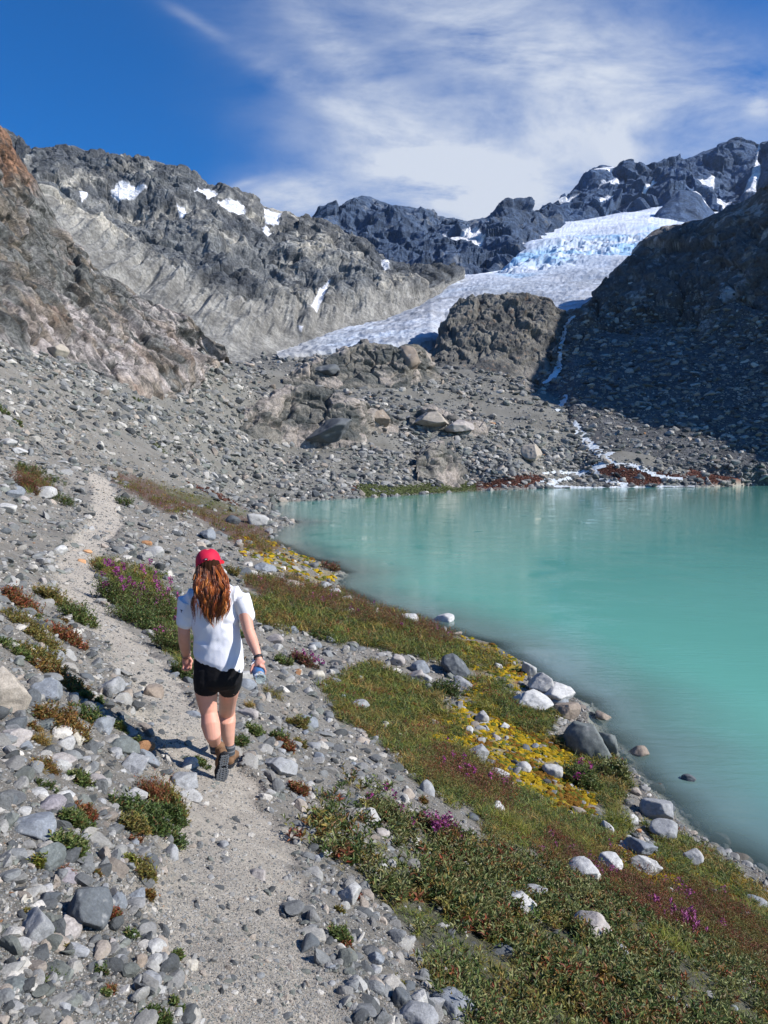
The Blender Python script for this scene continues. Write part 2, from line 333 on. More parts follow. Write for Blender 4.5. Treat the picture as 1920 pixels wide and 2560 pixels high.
deepc = mixc(t, nn.outputs['Fac'], (.10, .34, .275), (.16, .42, .355))
t.links.new(mixc(t, mr.outputs[0], (.115, .17, .16), deepc), b.inputs['Base Color'])
b.inputs['Roughness'].default_value = 0.02; b.inputs['IOR'].default_value = 1.333
t.links.new(mr2.outputs[0], b.inputs['Alpha'])
mp = N(t, 'ShaderNodeMapping'); mp.inputs['Scale'].default_value = (0.45, 1.6, 1); mp.inputs['Rotation'].default_value = (0, 0, .12); t.links.new(geo.outputs['Position'], mp.inputs[0])
n1 = N(t, 'ShaderNodeTexNoise', in_Scale=2.2, in_Detail=4, in_Roughness=.55, in_Distortion=.6); t.links.new(mp.outputs[0], n1.inputs['Vector'])
n2 = N(t, 'ShaderNodeTexNoise', in_Scale=.25, in_Detail=2); t.links.new(geo.outputs['Position'], n2.inputs['Vector'])
st = mth(t, 'MULTIPLY', mth(t, 'SUBTRACT', n2.outputs['Fac'], .3, clamp=True), 2.2)
bp = N(t, 'ShaderNodeBump', in_Distance=0.026); n3_ = N(t, 'ShaderNodeTexNoise', in_Scale=9.0, in_Detail=3, in_Roughness=.6); t.links.new(mp.outputs[0], n3_.inputs['Vector']); t.links.new(mth(t, 'MULTIPLY', mth(t, 'ADD', n1.outputs['Fac'], mth(t, 'MULTIPLY', n3_.outputs['Fac'], .22)), st), bp.inputs['Height']); bp.inputs['Strength'].default_value = .8
t.links.new(bp.outputs[0], b.inputs['Normal'])
lake = tag(mesh_np('lake_water', LP, grid_faces(*LX.shape), None, M_water, True, extra={'depth': dep}), kind='structure')

# ------------------------------------------------------------------ mountains: lofts between traced lines, each at its own distance
def loft(name, lines, us, rows, dispf, colf, mat, back=None, kind='structure', snow=None, smooth_sh=False, blur=1, proud=0):
    """lines: foot..crest, each [(u,v,d)...]; rows: samples between successive lines"""
    us = np.asarray(us, float); L = []
    for ln in lines:
        ln = np.array(ln, float); o_ = np.argsort(ln[:, 0]); ln = ln[o_]
        L.append(pix(us, np.interp(us, ln[:, 0], ln[:, 1]), np.exp(np.interp(us, ln[:, 0], np.log(ln[:, 2])))))
    L.insert(0, L[0] + np.array([0, -2.0, -12.0])); rows = [30] + list(rows)
    if back:
        for dd, dz in back:
            c = L[len(lines)].copy(); s = 1 + dd/c[:, 1]; c[:, 0] *= s; c[:, 1] += dd; c[:, 2] -= dz; L.append(c)
    for q in L: q[:, 2] = np.maximum(q[:, 2], -5.0)
    P = []; T = []
    for k in range(len(L)-1):
        n = rows[k]; t = np.linspace(0, 1, n, endpoint=(k == len(L)-2))
        P.append(L[k][None]*(1-t)[:, None, None] + L[k+1][None]*t[:, None, None]); T.append(k - 1 + t)
    P = np.concatenate(P); T = np.concatenate(T)[:, None]*np.ones(len(us)); Nn = grid_normals(P)
    sgn = np.sign((Nn*(P - np.array([0, 0, CAMZ]))).sum(-1).mean()); Nn = -Nn*sgn
    crest = len(lines)-1
    D = dispf(P.reshape(-1, 3), np.abs(T).ravel()).reshape(T.shape)
    for _ in range(blur):
        E = np.pad(D, 1, mode='edge'); D = (E[:-2, 1:-1] + E[2:, 1:-1] + E[1:-1, :-2] + E[1:-1, 2:] + 2*D)/6
    ub, vb = proj(P)
    if snow is not None:
        sm = snowmask(ub.ravel(), vb.ravel(), P.reshape(-1, 3), snow, 30, 9).reshape(T.shape); D = D*(1 - .9*sm) + proud*sm
    fade = 1 - 0.75*np.exp(-((T-crest)/0.12)**2)
    P2 = P + Nn*(D*fade)[..., None]
    N2 = grid_normals(P2)*-sgn
    u2, v2 = proj(P2)
    C = colf(P2.reshape(-1, 3), N2.reshape(-1, 3), T.ravel(), ub.ravel(), vb.ravel())
    o = mesh_np(name, P2.reshape(-1, 3), grid_faces(*T.shape), np.clip(C, .005, .92), mat, smooth_sh)
    if kind: o['kind'] = kind
    SURF[name] = (P2, N2, u2, v2, o); return o
SURF = {}
def snowmask(u, v, P, polys, lam, soft=1.2):
    uu = u + fbm(P, lam, 4, .6, seed=40)*7; vv = v + fbm(P, lam, 4, .6, seed=41)*5; m = np.zeros(len(u))
    for p in polys: m = np.maximum(m, polymask(uu, vv, p, soft))
    return m
SNOW = np.array([.78, .80, .85])
us = lambda a, b, s: np.arange(a, b + s, s)
# -- near left spur: slabs dipping to the right
def spur_d(P, T):
    ax = np.array([.75, -.25, -.6]); ax /= np.linalg.norm(ax); al = (P*ax).sum(1)
    q = P - ax*(al*0.5)[:, None]; c1, e1 = cells(q, 15, 1, 1.0); c2, e2 = cells(q, 5.5, 2, 1.0); c3, e3 = cells(P - ax*(al*0.25)[:, None], 2.4, 7, 1.0)
    return (fbm(q, 34, 4, ridged=True)*1.8 + c1*2.0 + c2*1.5 + c3*.9 - e1*.9 - e2*.7 - e3*.3 + fbm(P, 1.5, 4)*.4)*np.clip(T*6, .25, 1)
def spur_c(P, Nn, T, u, v):
    ax = np.array([.75, -.25, -.6]); ax /= np.linalg.norm(ax); al = (P*ax).sum(1); q = P - ax*(al*0.62)[:, None]
    n1 = fbm(q, 9, 5, .6, seed=50); n2 = fbm(P, 22, 5, .6, seed=51); n3 = fbm(q, 2.2, 5, .7, seed=52); q2 = P - ax*(al*0.5)[:, None]; c2, e2 = cells(q2, 5.5, 2); c3, e3 = cells(P - ax*(al*0.25)[:, None], 2.4, 7)
    pale = np.array([.44, .39, .365]); grey = np.array([.165, .165, .155]); rust = np.array([.235, .115, .06]); dark = np.array([.045, .048, .046]); tan = np.array([.24, .18, .12])
    C = grey + (pale - grey)*smooth(-.05, .35, n1 + .32*smooth(600, 740, v) - .12)[:, None]
    k = smooth(-.1, .4, c2 + n2)[:, None]*.5; C = C*(1-k) + tan*k
    r = smooth(.0, .5, n2 + .55*(1 - smooth(280, 470, v)) - .08)[:, None]*.8; C = C*(1-r) + rust*r
    k = np.clip(smooth(.0, .4, -n3*1.2 - n1*.4) + .5*smooth(.15, .4, -fbm(P, 14, 4, seed=53)), 0, 1)[:, None]*.8; C = C*(1-k) + dark*k
    n4 = fbm(P, .8, 4, .75, seed=89)[:, None]
    return C*(1 + .4*n3[:, None] + .7*n4)*(1 - .55*np.maximum(e2, e3*.7))[:, None]
loft('hillside', [[(-500,900,70),(0,735,116),(33,753,118),(200,793,150),(277,837,150),(433,803,210),(484,778,230)],
    [(-500,500,110),(0,560,158),(130,650,175),(260,720,190),(400,755,218),(484,774,231)],
    [(-500,-100,150),(-200,140,180),(0,272,200),(15,290,202),(30,318,203),(60,368,206),(80,392,207),(100,432,209),(130,500,214),(140,520,216),(175,533,217),(200,578,220),(260,612,225),(300,640,227),(330,657,228),(365,672,229),(400,690,230),(440,728,231),(484,770,232)]],
    us(-480, 483, 1.5), [150, 190, 25, 8], spur_d, spur_c, M_cliff, back=[(14, 9), (60, 70)])
# -- big left mountain
SN_L = [[(165,435),(185,430),(187,442),(172,450)],[(238,426),(262,423),(290,430),(318,441),(290,443),(255,440)],[(312,408),(345,413),(375,420),(355,430),(335,420)],[(392,432),(420,428),(445,430),(465,444),(440,460),(425,452),(400,440)],[(455,462),(480,458),(520,468),(522,485),(495,478),(465,472)],
        [(540,450),(560,470),(590,468),(612,472),(600,505),(575,500),(560,478)],[(562,520),(590,510),(575,535)],[(665,690),(690,640),(706,625),(700,655),(680,695)],[(820,570),(835,575),(850,600),(838,590)],[(378,465),(392,470),(400,482),(388,478)],[(204,487),(218,487),(214,494)],[(640,718),(652,722),(650,730)],[(560,505),(572,500),(580,510),(566,512)]]
def left_d(P, T):
    q = P*np.array([1, 1, .6]); c1, e1 = cells(P, 50, 11, .8); c2, e2 = cells(q, 17, 12, 1.0); c3, e3 = cells(P, 7, 3, 1.0)
    gul = fbm(P*np.array([1, .15, .12]), 22, 4, ridged=True, seed=13)
    deb = (1 - smooth(.75, 1.05, T)); hi = smooth(.55, 1.1, T)
    return (fbm(q, 110, 6, .55, ridged=True, seed=14)*24 + c1*4 + c2*3.6 + c3*1.6 - e1*2.5 - e2*1.6 - e3*.6 + fbm(P, 4, 4, .65)*1.2)*(.12 + .88*hi) + gul*11*deb*smooth(.15, .5, T)
def left_c(P, Nn, T, u, v):
    n1 = fbm(P, 60, 5, .6, seed=60); n2 = fbm(P*np.array([1, 1, .4]), 12, 5, .65, seed=61); n3 = fbm(P, 150, 3, seed=62)
    g = np.array([.17, .178, .18]); pale = np.array([.50, .465, .39]); dark = np.array([.06, .068, .08])
    C = g + (pale-g)*smooth(-.1, .4, n1 + .25*smooth(480, 640, u)*(1-smooth(480, 560, v)))[:, None]
    k = smooth(-.15, .3, -n2*.8 - n3*.9 + .12*(1-smooth(380, 560, v)))[:, None]*.8; C = C*(1-k) + dark*k
    w = (1 - smooth(.70, 1.0, T + .1*n1))[:, None]; C = C*(1-w) + (np.array([.25, .245, .225])*(1 + .3*n2[:, None]))*w
    s = snowmask(u, v, P, SN_L, 14)[:, None]
    n4 = fbm(P, 4.5, 4, .7, seed=88)[:, None]
    return np.clip(C*(1-s)*(1 + .55*n2[:, None] + .5*n4), .02, 1) + SNOW*s
loft('mountain', [[(-300,600,420),(100,600,420),(300,720,430),(480,795,430),(560,785,455),(640,765,500),(740,722,560),(830,700,600),(905,678,660),(965,645,760),(978,618,840)],
    [(-300,450,600),(100,450,560),(300,560,560),(480,650,540),(600,662,575),(700,665,600),(830,645,660),(905,632,710),(965,622,800),(978,610,845)],
    [(-300,180,760),(0,290,780),(30,318,790),(62,332,795),(75,331,800),(100,327,800),(135,317,800),(160,320,800),(185,330,800),(200,331,800),(230,345,800),(255,350,800),(262,350,800),(300,352,800),(350,359,800),(390,369,800),(405,380,800),(420,385,805),(460,405,815),(500,420,820),(540,438,830),(560,452,835),(600,461,840),(625,459,845),(640,469,850),(655,472,850),(682,477,850),(700,487,845),(720,502,840),(750,521,830),(775,532,820),(800,552,810),(830,562,800),(850,568,800),(880,583,810),(905,590,820),(930,588,830),(955,596,840),(978,603,850)]],
    us(-280, 978, 1.4), [170, 330, 20, 6], left_d, left_c, M_mount, back=[(40, 25), (200, 260)], snow=SN_L, proud=7)
# small far ridge behind it
loft('far_ridge', [[(-200,500,1000),(150,480,1000)], [(-200,230,1200),(20,300,1200),(45,318,1200),(70,326,1200),(100,342,1200),(150,400,1200)]], us(-200, 150, 3), [60, 10],
    lambda P, T: fbm(P, 60, 5, ridged=True)*10, lambda P, Nn, T, u, v: np.array([.27, .26, .23])*(1 + .5*fbm(P, 25, 4)[:, None]), M_peak, back=[(200, 250)])
# -- dark middle peak
SN_M = [[(948,525),(975,540),(1010,535),(1020,522),(1055,545),(1030,554),(1000,552),(970,545)],[(1040,503),(1058,500),(1072,497),(1074,507),(1050,508)],[(1108,550),(1125,545),(1140,552),(1118,558)]]
def mid_d(P, T):
    c2, e2 = cells(P*np.array([1, 1, .5]), 55, 22, 1.8); c4, e4 = cells(P*np.array([1, 1, .6]), 20, 27, 1.8)
    return fbm(P*np.array([1, 1, .4]), 130, 5, .5, ridged=True, seed=23)*34 + c2*9 + c4*4 + fbm(P, 12, 4)*3
def mid_c(P, Nn, T, u, v):
    n1 = fbm(P*np.array([1, 1, .4]), 50, 5, .6, seed=63); n2 = fbm(P, 14, 4, .6, seed=64)
    n6 = fbm(P, 6, 4, .7, seed=97); C = np.array([.060, .094, .160])*(1 + .7*n1[:, None] + .4*n2[:, None] + .6*n6[:, None]); s = snowmask(u, v, P, SN_M, 25)[:, None]  # blue fade of the distant air is tinted into this rock colour
    rk = smooth(.2, .5, n2 + n1)[:, None]*.5; C = C*(1-rk) + np.array([.22, .22, .21])*rk
    return C*(1-s) + SNOW*s
loft('mountain', [[(560,720,1000),(800,690,1000),(975,625,1020),(1050,615,1050),(1100,590,1100),(1140,560,1180),(1155,540,1260),(1195,520,1380)],
    [(560,520,1450),(640,500,1450),(682,477,1450),(700,462,1460),(712,454,1460),(720,452,1460),(735,452,1460),(760,437,1480),(775,430,1490),(785,424,1500),(800,427,1500),(820,435,1500),(840,441,1500),(860,447,1500),(880,452,1500),(905,460,1500),(930,471,1500),(960,475,1500),(985,478,1500),(1010,481,1500),(1025,476,1500),(1040,475,1500),(1055,470,1500),(1070,463,1490),(1095,452,1480),(1105,446,1480),(1115,445,1480),(1130,452,1480),(1145,465,1480),(1155,468,1480),(1170,467,1480),(1183,476,1480),(1195,500,1500)]],
    us(560, 1195, 1.3), [230, 16, 6], mid_d, mid_c, M_peak, back=[(120, 90), (400, 500)], snow=SN_M, proud=16)
# -- high right peak with hanging snow
SN_R = [[(1253,410),(1275,385),(1300,368),(1342,366),(1310,385),(1280,392)],[(1290,422),(1330,398),(1338,408),(1315,420)],[(1375,435),(1395,428),(1412,430),(1400,438)],[(1500,415),(1540,395),(1538,420),(1525,430)],[(1604,428),(1618,385),(1628,345),(1634,318),(1640,318),(1632,350),(1634,385),(1630,430)],[(1515,432),(1560,452),(1590,445),(1560,470),(1535,460)],
        [(1195,470),(1218,452),(1245,444),(1215,462)],[(1290,455),(1325,448),(1300,470),(1285,470)],[(1348,356),(1362,355),(1385,364),(1375,362)],[(1445,356),(1465,352),(1470,350),(1450,360)]]
def rp_d(P, T):
    c2, e2 = cells(P*np.array([1, 1, .45]), 85, 25, 1.8); c4, e4 = cells(P*np.array([1, 1, .6]), 30, 28, 1.8)
    return fbm(P*np.array([1, 1, .3]), 200, 5, .5, ridged=True, seed=26)*46 + c2*15 + c4*6 + fbm(P, 20, 4)*5
def rp_c(P, Nn, T, u, v):
    n1 = fbm(P*np.array([1, 1, .4]), 80, 5, .6, seed=65); n2 = fbm(P, 22, 4, .6, seed=66)
    n6 = fbm(P, 8, 4, .7, seed=97); C = np.array([.055, .095, .175])*(1 + .6*n1[:, None] + .35*n2[:, None] + .6*n6[:, None]); s = snowmask(u, v, P, SN_R, 40)[:, None]  # rock tinted blue for distance, on top of the thin haze
    return C*(1-s) + SNOW*s
loft('mountain', [[(1180,500,1650),(1260,500,1700),(1300,490,1750),(1400,460,1800),(1500,455,1800),(1560,470,1800),(1659,460,1800),(2200,470,1800)],
    [(1180,482,1900),(1195,468,1900),(1218,452,1900),(1224,430,1950),(1240,410,2000),(1252,400,2050),(1270,378,2100),(1285,366,2100),(1300,362,2100),(1320,366,2100),(1340,365,2100),(1348,358,2100),(1356,354,2100),(1375,360,2100),(1400,365,2150),(1420,364,2150),(1450,354,2200),(1480,346,2200),(1500,339,2200),(1520,328,2200),(1540,321,2200),(1565,310,2200),(1590,300,2200),(1600,303,2200),(1615,310,2200),(1630,316,2200),(1640,317,2200),(1659,310,2200),(1800,260,2200),(2200,300,2200)]],
    us(1180, 1900, 1.3), [230, 14, 6], rp_d, rp_c, M_peak, back=[(150, 110), (600, 700)], snow=SN_R, proud=22)
loft('rock_peak', [[(1385,505,1400),(1450,510,1400),(1500,505,1420),(1560,480,1500)],
    [(1385,498,1520),(1397,490,1520),(1410,478,1530),(1430,450,1540),(1445,434,1545),(1460,420,1550),(1468,412,1550),(1478,411,1550),(1490,414,1550),(1503,414,1550),(1512,421,1550),(1530,448,1550),(1545,464,1550),(1560,478,1550)]],
    us(1385, 1560, 1.3), [90, 10, 6], lambda P, T: rp_d(P, T)*.2, rp_c, M_peak, back=[(60, 60), (250, 300)])
# -- glacier
def gl_d(P, T):
    ice = smooth(1.75, 2.2, T + .5*fbm(P, 90, 3, seed=36))*(1 - smooth(2.75, 3.2, T)); c1, e1 = cells(P*np.array([.6, .8, 1]), 22, 31, 1.0); c2, e2 = cells(P*np.array([.5, .8, 1]), 9, 32, 1.0)
    fl = fbm(P*np.array([.45, 1.0, 1]), 26, 4, ridged=True, seed=33)
    side = smooth(960, 1120, proj(P)[0])
    return (c1*4 + c2*2.6 - e1*3 - e2*2 + fbm(P, 25, 4, ridged=True)*8)*ice*side + fl*2.6*(1-ice) + fbm(P, 160, 3, seed=34)*14*smooth(.2, 1, T)*side + fbm(P, 7, 3, ridged=True, seed=35)*1.8
def gl_c(P, Nn, T, u, v):
    n1 = fbm(P*np.array([.3, 1, 1]), 20, 5, .65, seed=67); n2 = fbm(P, 90, 4, seed=68); n3 = fbm(P, 9, 4, .65, ridged=True, seed=69)
    Tn = T + .7*fbm(P, 110, 4, .6, seed=36); ice = smooth(1.6, 2.1, Tn)*(1 - smooth(2.7, 3.3, Tn))*smooth(980, 1100, u)*smooth(-.25, .2, fbm(P, 70, 3, seed=37) + .1)
    white = np.array([.54, .57, .63]); dirt = np.array([.24, .245, .26]); blue = np.array([.17, .36, .56])
    low = 1 - smooth(1.0, 2.0, T); C = white*(1 + .30*smooth(2.9, 3.4, T))[:, None]; fl = fbm(np.stack([u/300 + v/90, v/9 + u/22, 0*u], 1), 1.0, 4, .6, ridged=True, seed=38); k = np.clip(smooth(-.2, .4, n1 + .1)*(.3 + .7*low), 0, 1)[:, None]*.8; C = C*(1-k) + dirt*k
    bl = np.clip(smooth(-.1, .5, n3*.6 + n2)*(.15 + .8*ice) + .25*low*smooth(.1, .5, -n1), 0, 1)[:, None]*.85; C = C*(1-bl) + blue*bl
    fk = (smooth(.15, .6, fl)*low)[:, None]*.45; C = C*(1-fk) + np.array([.20, .215, .24])*fk; dd = (1 - smooth(640, 745, u + n1*40))[:, None]*.8; C = C*(1-dd) + np.array([.30, .30, .30])*dd
    n5 = fbm(P*np.array([.25, 1, 1]), 6, 4, .7, seed=95)[:, None]; return C*(1 + .2*n3[:, None] + .45*n5)
M_ice = stone_mat('glacier_ice', [(0.08, .10)], .7, .25, rough=.55, bdist=2.0)
loft('glacier', [[(600,776,430),(700,765,445),(830,752,460),(930,735,480),(960,745,500),(1100,730,520),(1240,690,545),(1300,670,590),(1420,650,680),(1700,620,900)],
    [(600,773,450),(700,736,515),(830,702,575),(930,662,635),(1100,618,750),(1240,605,790),(1330,585,840),(1420,565,880),(1700,560,1000)],
    [(600,772,455),(640,757,490),(740,713,580),(830,692,640),(905,664,720),(980,601,880),(1100,588,920),(1200,578,940),(1330,560,960),(1420,545,1000),(1700,540,1100)],
    [(600,771,460),(640,757,495),(740,713,590),(830,691,650),(905,663,740),(980,600,900),(1090,585,1000),(1120,556,1060),(1180,530,1150),(1300,517,1200),(1400,508,1220),(1500,505,1300),(1700,500,1350)],
    [(600,770,465),(740,713,600),(905,662,750),(980,599,920),(1085,584,1020),(1110,560,1100),(1130,542,1180),(1150,515,1300),(1165,500,1450),(1190,488,1600),(1240,478,1700),(1300,466,1800),(1370,450,1850),(1440,436,1880),(1530,450,1900),(1600,452,1900),(1700,440,1950)]],
    us(600, 1690, 1.4), [90, 60, 80, 60, 8], gl_d, gl_c, M_ice, back=[(150, 60)], blur=3)
# -- rock dome below the ice
def knob_d(P, T):
    c1, e1 = cells(P*np.array([1, 1, .7]), 24, 41, 1.0); c2, e2 = cells(P*np.array([1, 1, .8]), 9, 42, 1.0); c3, e3 = cells(P, 3.5, 43, 1.0)
    return (c1*3.0 + c2*2.0 + c3*1.1 - e1*1.5 - e2*1.0 - e3*.5 + fbm(P*np.array([1, 1, .4]), 20, 4, ridged=True)*3 + fbm(P, 2.5, 3)*.5)*np.clip(T*3, .3, 1)
def knob_c(P, Nn, T, u, v):
    n1 = fbm(P*np.array([.5, .5, 1]), 12, 5, .6, seed=70); n2 = fbm(P, 4, 4, .65, seed=71)
    a = np.array([.175, .165, .145]); b_ = np.array([.06, .062, .062]); r = np.array([.24, .155, .10]); C = a + (b_-a)*smooth(-.3, .3, n1)[:, None]
    k = smooth(.15, .5, n2 + .2*n1)[:, None]*.6; C = C*(1-k) + r*k
    return C*(1 + .4*n2[:, None])
loft('rock_knoll', [[(915,808,380),(1000,806,388),(1100,812,392),(1180,826,398),(1225,800,430),(1262,740,470)],
    [(915,800,390),(930,788,400),(940,765,420),(955,735,430),(975,700,440),(1010,665,455),(1050,655,460),(1100,655,462),(1180,662,465),(1230,702,470),(1262,728,480)],
    [(915,795,400),(930,782,420),(942,750,440),(955,718,450),(968,690,460),(985,665,470),(1000,652,475),(1012,644,478),(1030,640,480),(1050,636,480),(1080,638,480),(1100,635,480),(1140,636,480),(1170,640,480),(1184,644,480),(1195,652,480),(1200,663,480),(1215,672,482),(1235,690,485),(1245,705,485),(1262,720,490)]],
    us(915, 1262, 1.3), [130, 30, 20, 6], knob_d, knob_c, M_cliff, back=[(25, 6), (60, 50)])
# -- right slope, turned away from the sun
def rt_d(P, T):
    c1, e1 = cells(P*np.array([1, 1, .7]), 45, 51, .9); c2, e2 = cells(P, 15, 52, .9); c3, e3 = cells(P, 5, 53, .9)
    k = smooth(.75, 1.25, T + .35*fbm(P, 60, 3, seed=54)); gul = fbm(P*np.array([.5, .5, .3]), 25, 4, ridged=True, seed=55)
    return (c1*8 + c2*5 + c3*1.8 - e1*4 - e2*1.6 - e3*.6 + fbm(P, 60, 4, ridged=True)*6)*k + (gul*1.2 + fbm(P, 6, 5)*.7)*np.clip(T*4, 0, 1)
def rt_c(P, Nn, T, u, v):
    n1 = fbm(P, 40, 5, .6, seed=72); n2 = fbm(P, 8, 5, .65, seed=73); n3 = fbm(P, 90, 3, seed=74)
    g = np.array([.14, .143, .148]); br = np.array([.15, .115, .092]); dk = np.array([.065, .068, .072]); hi = smooth(.7, 1.2, T)
    C = g + (dk-g)*smooth(-.3, .4, n2)[:, None]; k = (hi*smooth(-.2, .35, n1 + .25*n3))[:, None]*.6; C = C*(1-k) + br*k
    p = (smooth(.08, .4, n2 + n1*.6)*hi)[:, None]*.75; C = C*(1-p) + np.array([.40, .39, .39])*p
    return C*(1 + .5*n2[:, None])
loft('mountain', [[(1165,838,384),(1200,885,340),(1240,945,290),(1300,990,266),(1400,998,266),(1659,1004,262),(1900,1012,250),(2600,1045,215)],
    [(1165,832,388),(1200,800,405),(1240,742,440),(1330,722,460),(1500,742,420),(1659,742,380),(1900,700,350),(2200,600,280),(2600,480,230)],
    [(1165,824,400),(1200,780,440),(1225,720,480),(1240,680,500),(1262,662,510),(1280,650,520),(1290,635,530),(1305,612,545),(1330,587,560),(1345,568,570),(1360,552,580),(1385,527,590),(1410,502,600),(1430,494,600),(1445,492,600),(1470,488,595),(1500,481,590),(1520,476,580),(1540,466,570),(1560,458,565),(1580,448,560),(1600,437,550),(1618,428,540),(1630,415,535),(1640,405,530),(1659,400,520),(1750,290,545),(1900,100,530),(2050,-20,450),(2200,-20,370),(2600,-250,290)]],  # crest past the right edge is unseen, raised to shade this slope
    np.concatenate([us(1165, 1700, 1.4), us(1706, 2600, 6)]), [230, 300, 14, 6], rt_d, rt_c, M_mount, back=[(40, 20), (200, 200)])
# -- outcrops in the moraine
def oc_d(P, T):
    c1, e1 = cells(P*np.array([.8, .8, 1.4]), 8.5, 61, 1.0); c2, e2 = cells(P*np.array([1, 1, 1.4]), 3.6, 62, 1.0)
    return (c1*2.4 + c2*1.1 - e1*1.6 - e2*.6 + fbm(P*np.array([.5, .5, 1.5]), 4, 4, ridged=True)*.8)*np.clip(T*3, .3, 1)
def oc_c(P, Nn, T, u, v):
    n1 = fbm(P*np.array([.6, .6, 1.4]), 7, 5, .6, seed=75); n2 = fbm(P, 2, 4, .65, seed=76)
    c1, e1 = cells(P*np.array([.8, .8, 1.4]), 8.5, 61); a = np.array([.20, .185, .16]); b_ = np.array([.07, .075, .072]); C = a + (b_-a)*smooth(-.3, .3, n1)[:, None]
    k = smooth(.05, .35, n2*.4 + c1*.8)[:, None]*.7; return (C*(1-k) + np.array([.38, .33, .29])*k)*(1 + .3*n2[:, None])
def outcrop(foot, crest, label, depth=14):
    a = foot[0][0]; b2 = foot[-1][0]; foot = [(u, v, hit(u, v + 6)[1] - 1.5) for u, v, d in foot]; fd = np.mean([f[2] for f in foot]); cd0 = crest[0][2]
    crest = [(u, v, max(np.interp(u, [f[0] for f in foot], [f[2] for f in foot]) + 9 + (d - cd0)*.6, 1)) for u, v, d in crest]
    o = loft('rock_outcrop', [foot, crest], us(a, b2, 1.0), [100, 26, 8], oc_d, oc_c, M_cliff, blur=3, back=[(depth, 1), (depth*1.5, 14)], kind=None)
    return tag(o, label, 'rock outcrop', 'bare rock outcrops in the moraine')
outcrop([(612,822,335),(700,832,335),(800,832,335),(880,835,338),(955,815,345)], [(612,815,345),(640,800,350),(660,787,352),(685,784,352),(705,775,352),(735,758,354),(745,750,354),(760,748,354),(790,738,355),(810,742,355),(845,744,355),(860,750,355),(875,742,355),(900,741,355),(915,752,356),(930,778,356),(955,808,356)],
   'broad dark jointed outcrop directly below the tip of the glacier tongue', 20)
outcrop([(520,920,238),(560,944,232),(640,950,228),(720,958,226),(770,958,226),(810,930,235),(860,925,238)], [(520,905,250),(535,890,252),(560,868,255),(600,850,258),(625,835,260),(650,828,260),(680,832,260),(700,832,260),(720,840,260),(735,850,258),(760,862,256),(790,868,254),(810,885,250),(835,892,248),(860,912,248)],
   'large shadow-edged outcrop with layered dark ledges in the middle of the scree', 18)
outcrop([(885,912,250),(950,925,248),(1000,932,247),(1055,935,247)], [(885,890,256),(905,882,258),(930,884,258),(960,893,258),(990,905,256),(1020,915,254),(1055,930,252)],
   'low pinkish slab outcrop right of the big layered outcrop', 10)
outcrop([(900,1030,224),(950,1034,223),(1010,1018,226)], [(900,990,236),(925,965,240),(950,958,240),(975,972,240),(1010,1005,236)],
   'small brown knuckle of bedrock low on the scree above the far shore', 8)

# thin blue air between the eye and the far peaks
M_haze = bpy.data.materials.new('haze_air'); M_haze.use_nodes = True; t = M_haze.node_tree; t.nodes.clear(); o = N(t, 'ShaderNodeOutputMaterial')
pv0 = N(t, 'ShaderNodeVolumePrincipled', in_Density=0.00002, in_Anisotropy=0.2); pv0.inputs['Color'].default_value = (.55, .72, 1.0, 1); t.links.new(pv0.outputs[0], o.inputs['Volume'])
hb = np.array([(x, y, z_) for x in (-4200, 5200) for y in (-600, 4600) for z_ in (-9, 1900)], float)
tag(mesh_np('haze', hb, np.array([(0,1,3,2),(4,6,7,5),(0,4,5,1),(2,3,7,6),(0,2,6,4),(1,5,7,3)]), None, M_haze), kind='stuff')
# ------------------------------------------------------------------ stones
def ico(n):
    t = (1 + 5**.5)/2
    v = np.array([(-1,t,0),(1,t,0),(-1,-t,0),(1,-t,0),(0,-1,t),(0,1,t),(0,-1,-t),(0,1,-t),(t,0,-1),(t,0,1),(-t,0,-1),(-t,0,1)], float)
    f = np.array([(0,11,5),(0,5,1),(0,1,7),(0,7,10),(0,10,11),(1,5,9),(5,11,4),(11,10,2),(10,7,6),(7,1,8),(3,9,4),(3,4,2),(3,2,6),(3,6,8),(3,8,9),(4,9,5),(2,4,11),(6,2,10),(8,6,7),(9,8,1)])
    for _ in range(n):
        mid = {}; v = list(map(tuple, v)); nf = []
        def m(a, b):
            k = (min(a, b), max(a, b))
            if k not in mid: mid[k] = len(v); v.append(tuple((np.array(v[a]) + np.array(v[b]))/2))
            return mid[k]
        for a, b, c in f:
            x, y, z = m(a, b), m(b, c), m(c, a); nf += [(a, x, z), (b, y, x), (c, z, y), (x, y, z)]
        v = np.array(v); f = np.array(nf)
    v = np.array(v, float); return v/np.linalg.norm(v, axis=1)[:, None], f
ICO = [ico(k) for k in range(5)]
def rock_proto(lod, r, roundness=0.0, planes=11):
    v, f = ICO[lod]; pn = r.normal(size=(planes, 3)); pn /= np.linalg.norm(pn, axis=1)[:, None]; dd = r.uniform(.55, .95, planes)
    q = v @ pn.T; rad = np.min(np.where(q > .05, dd/np.maximum(q, .05), 9), axis=1); rad = np.minimum(rad, 1.25)
    rad = rad*(1-roundness) + roundness*0.85
    rad = rad*(1 + .05*perlin(v*2.3 + r.uniform(0, 50))) ; return v*rad[:, None], f
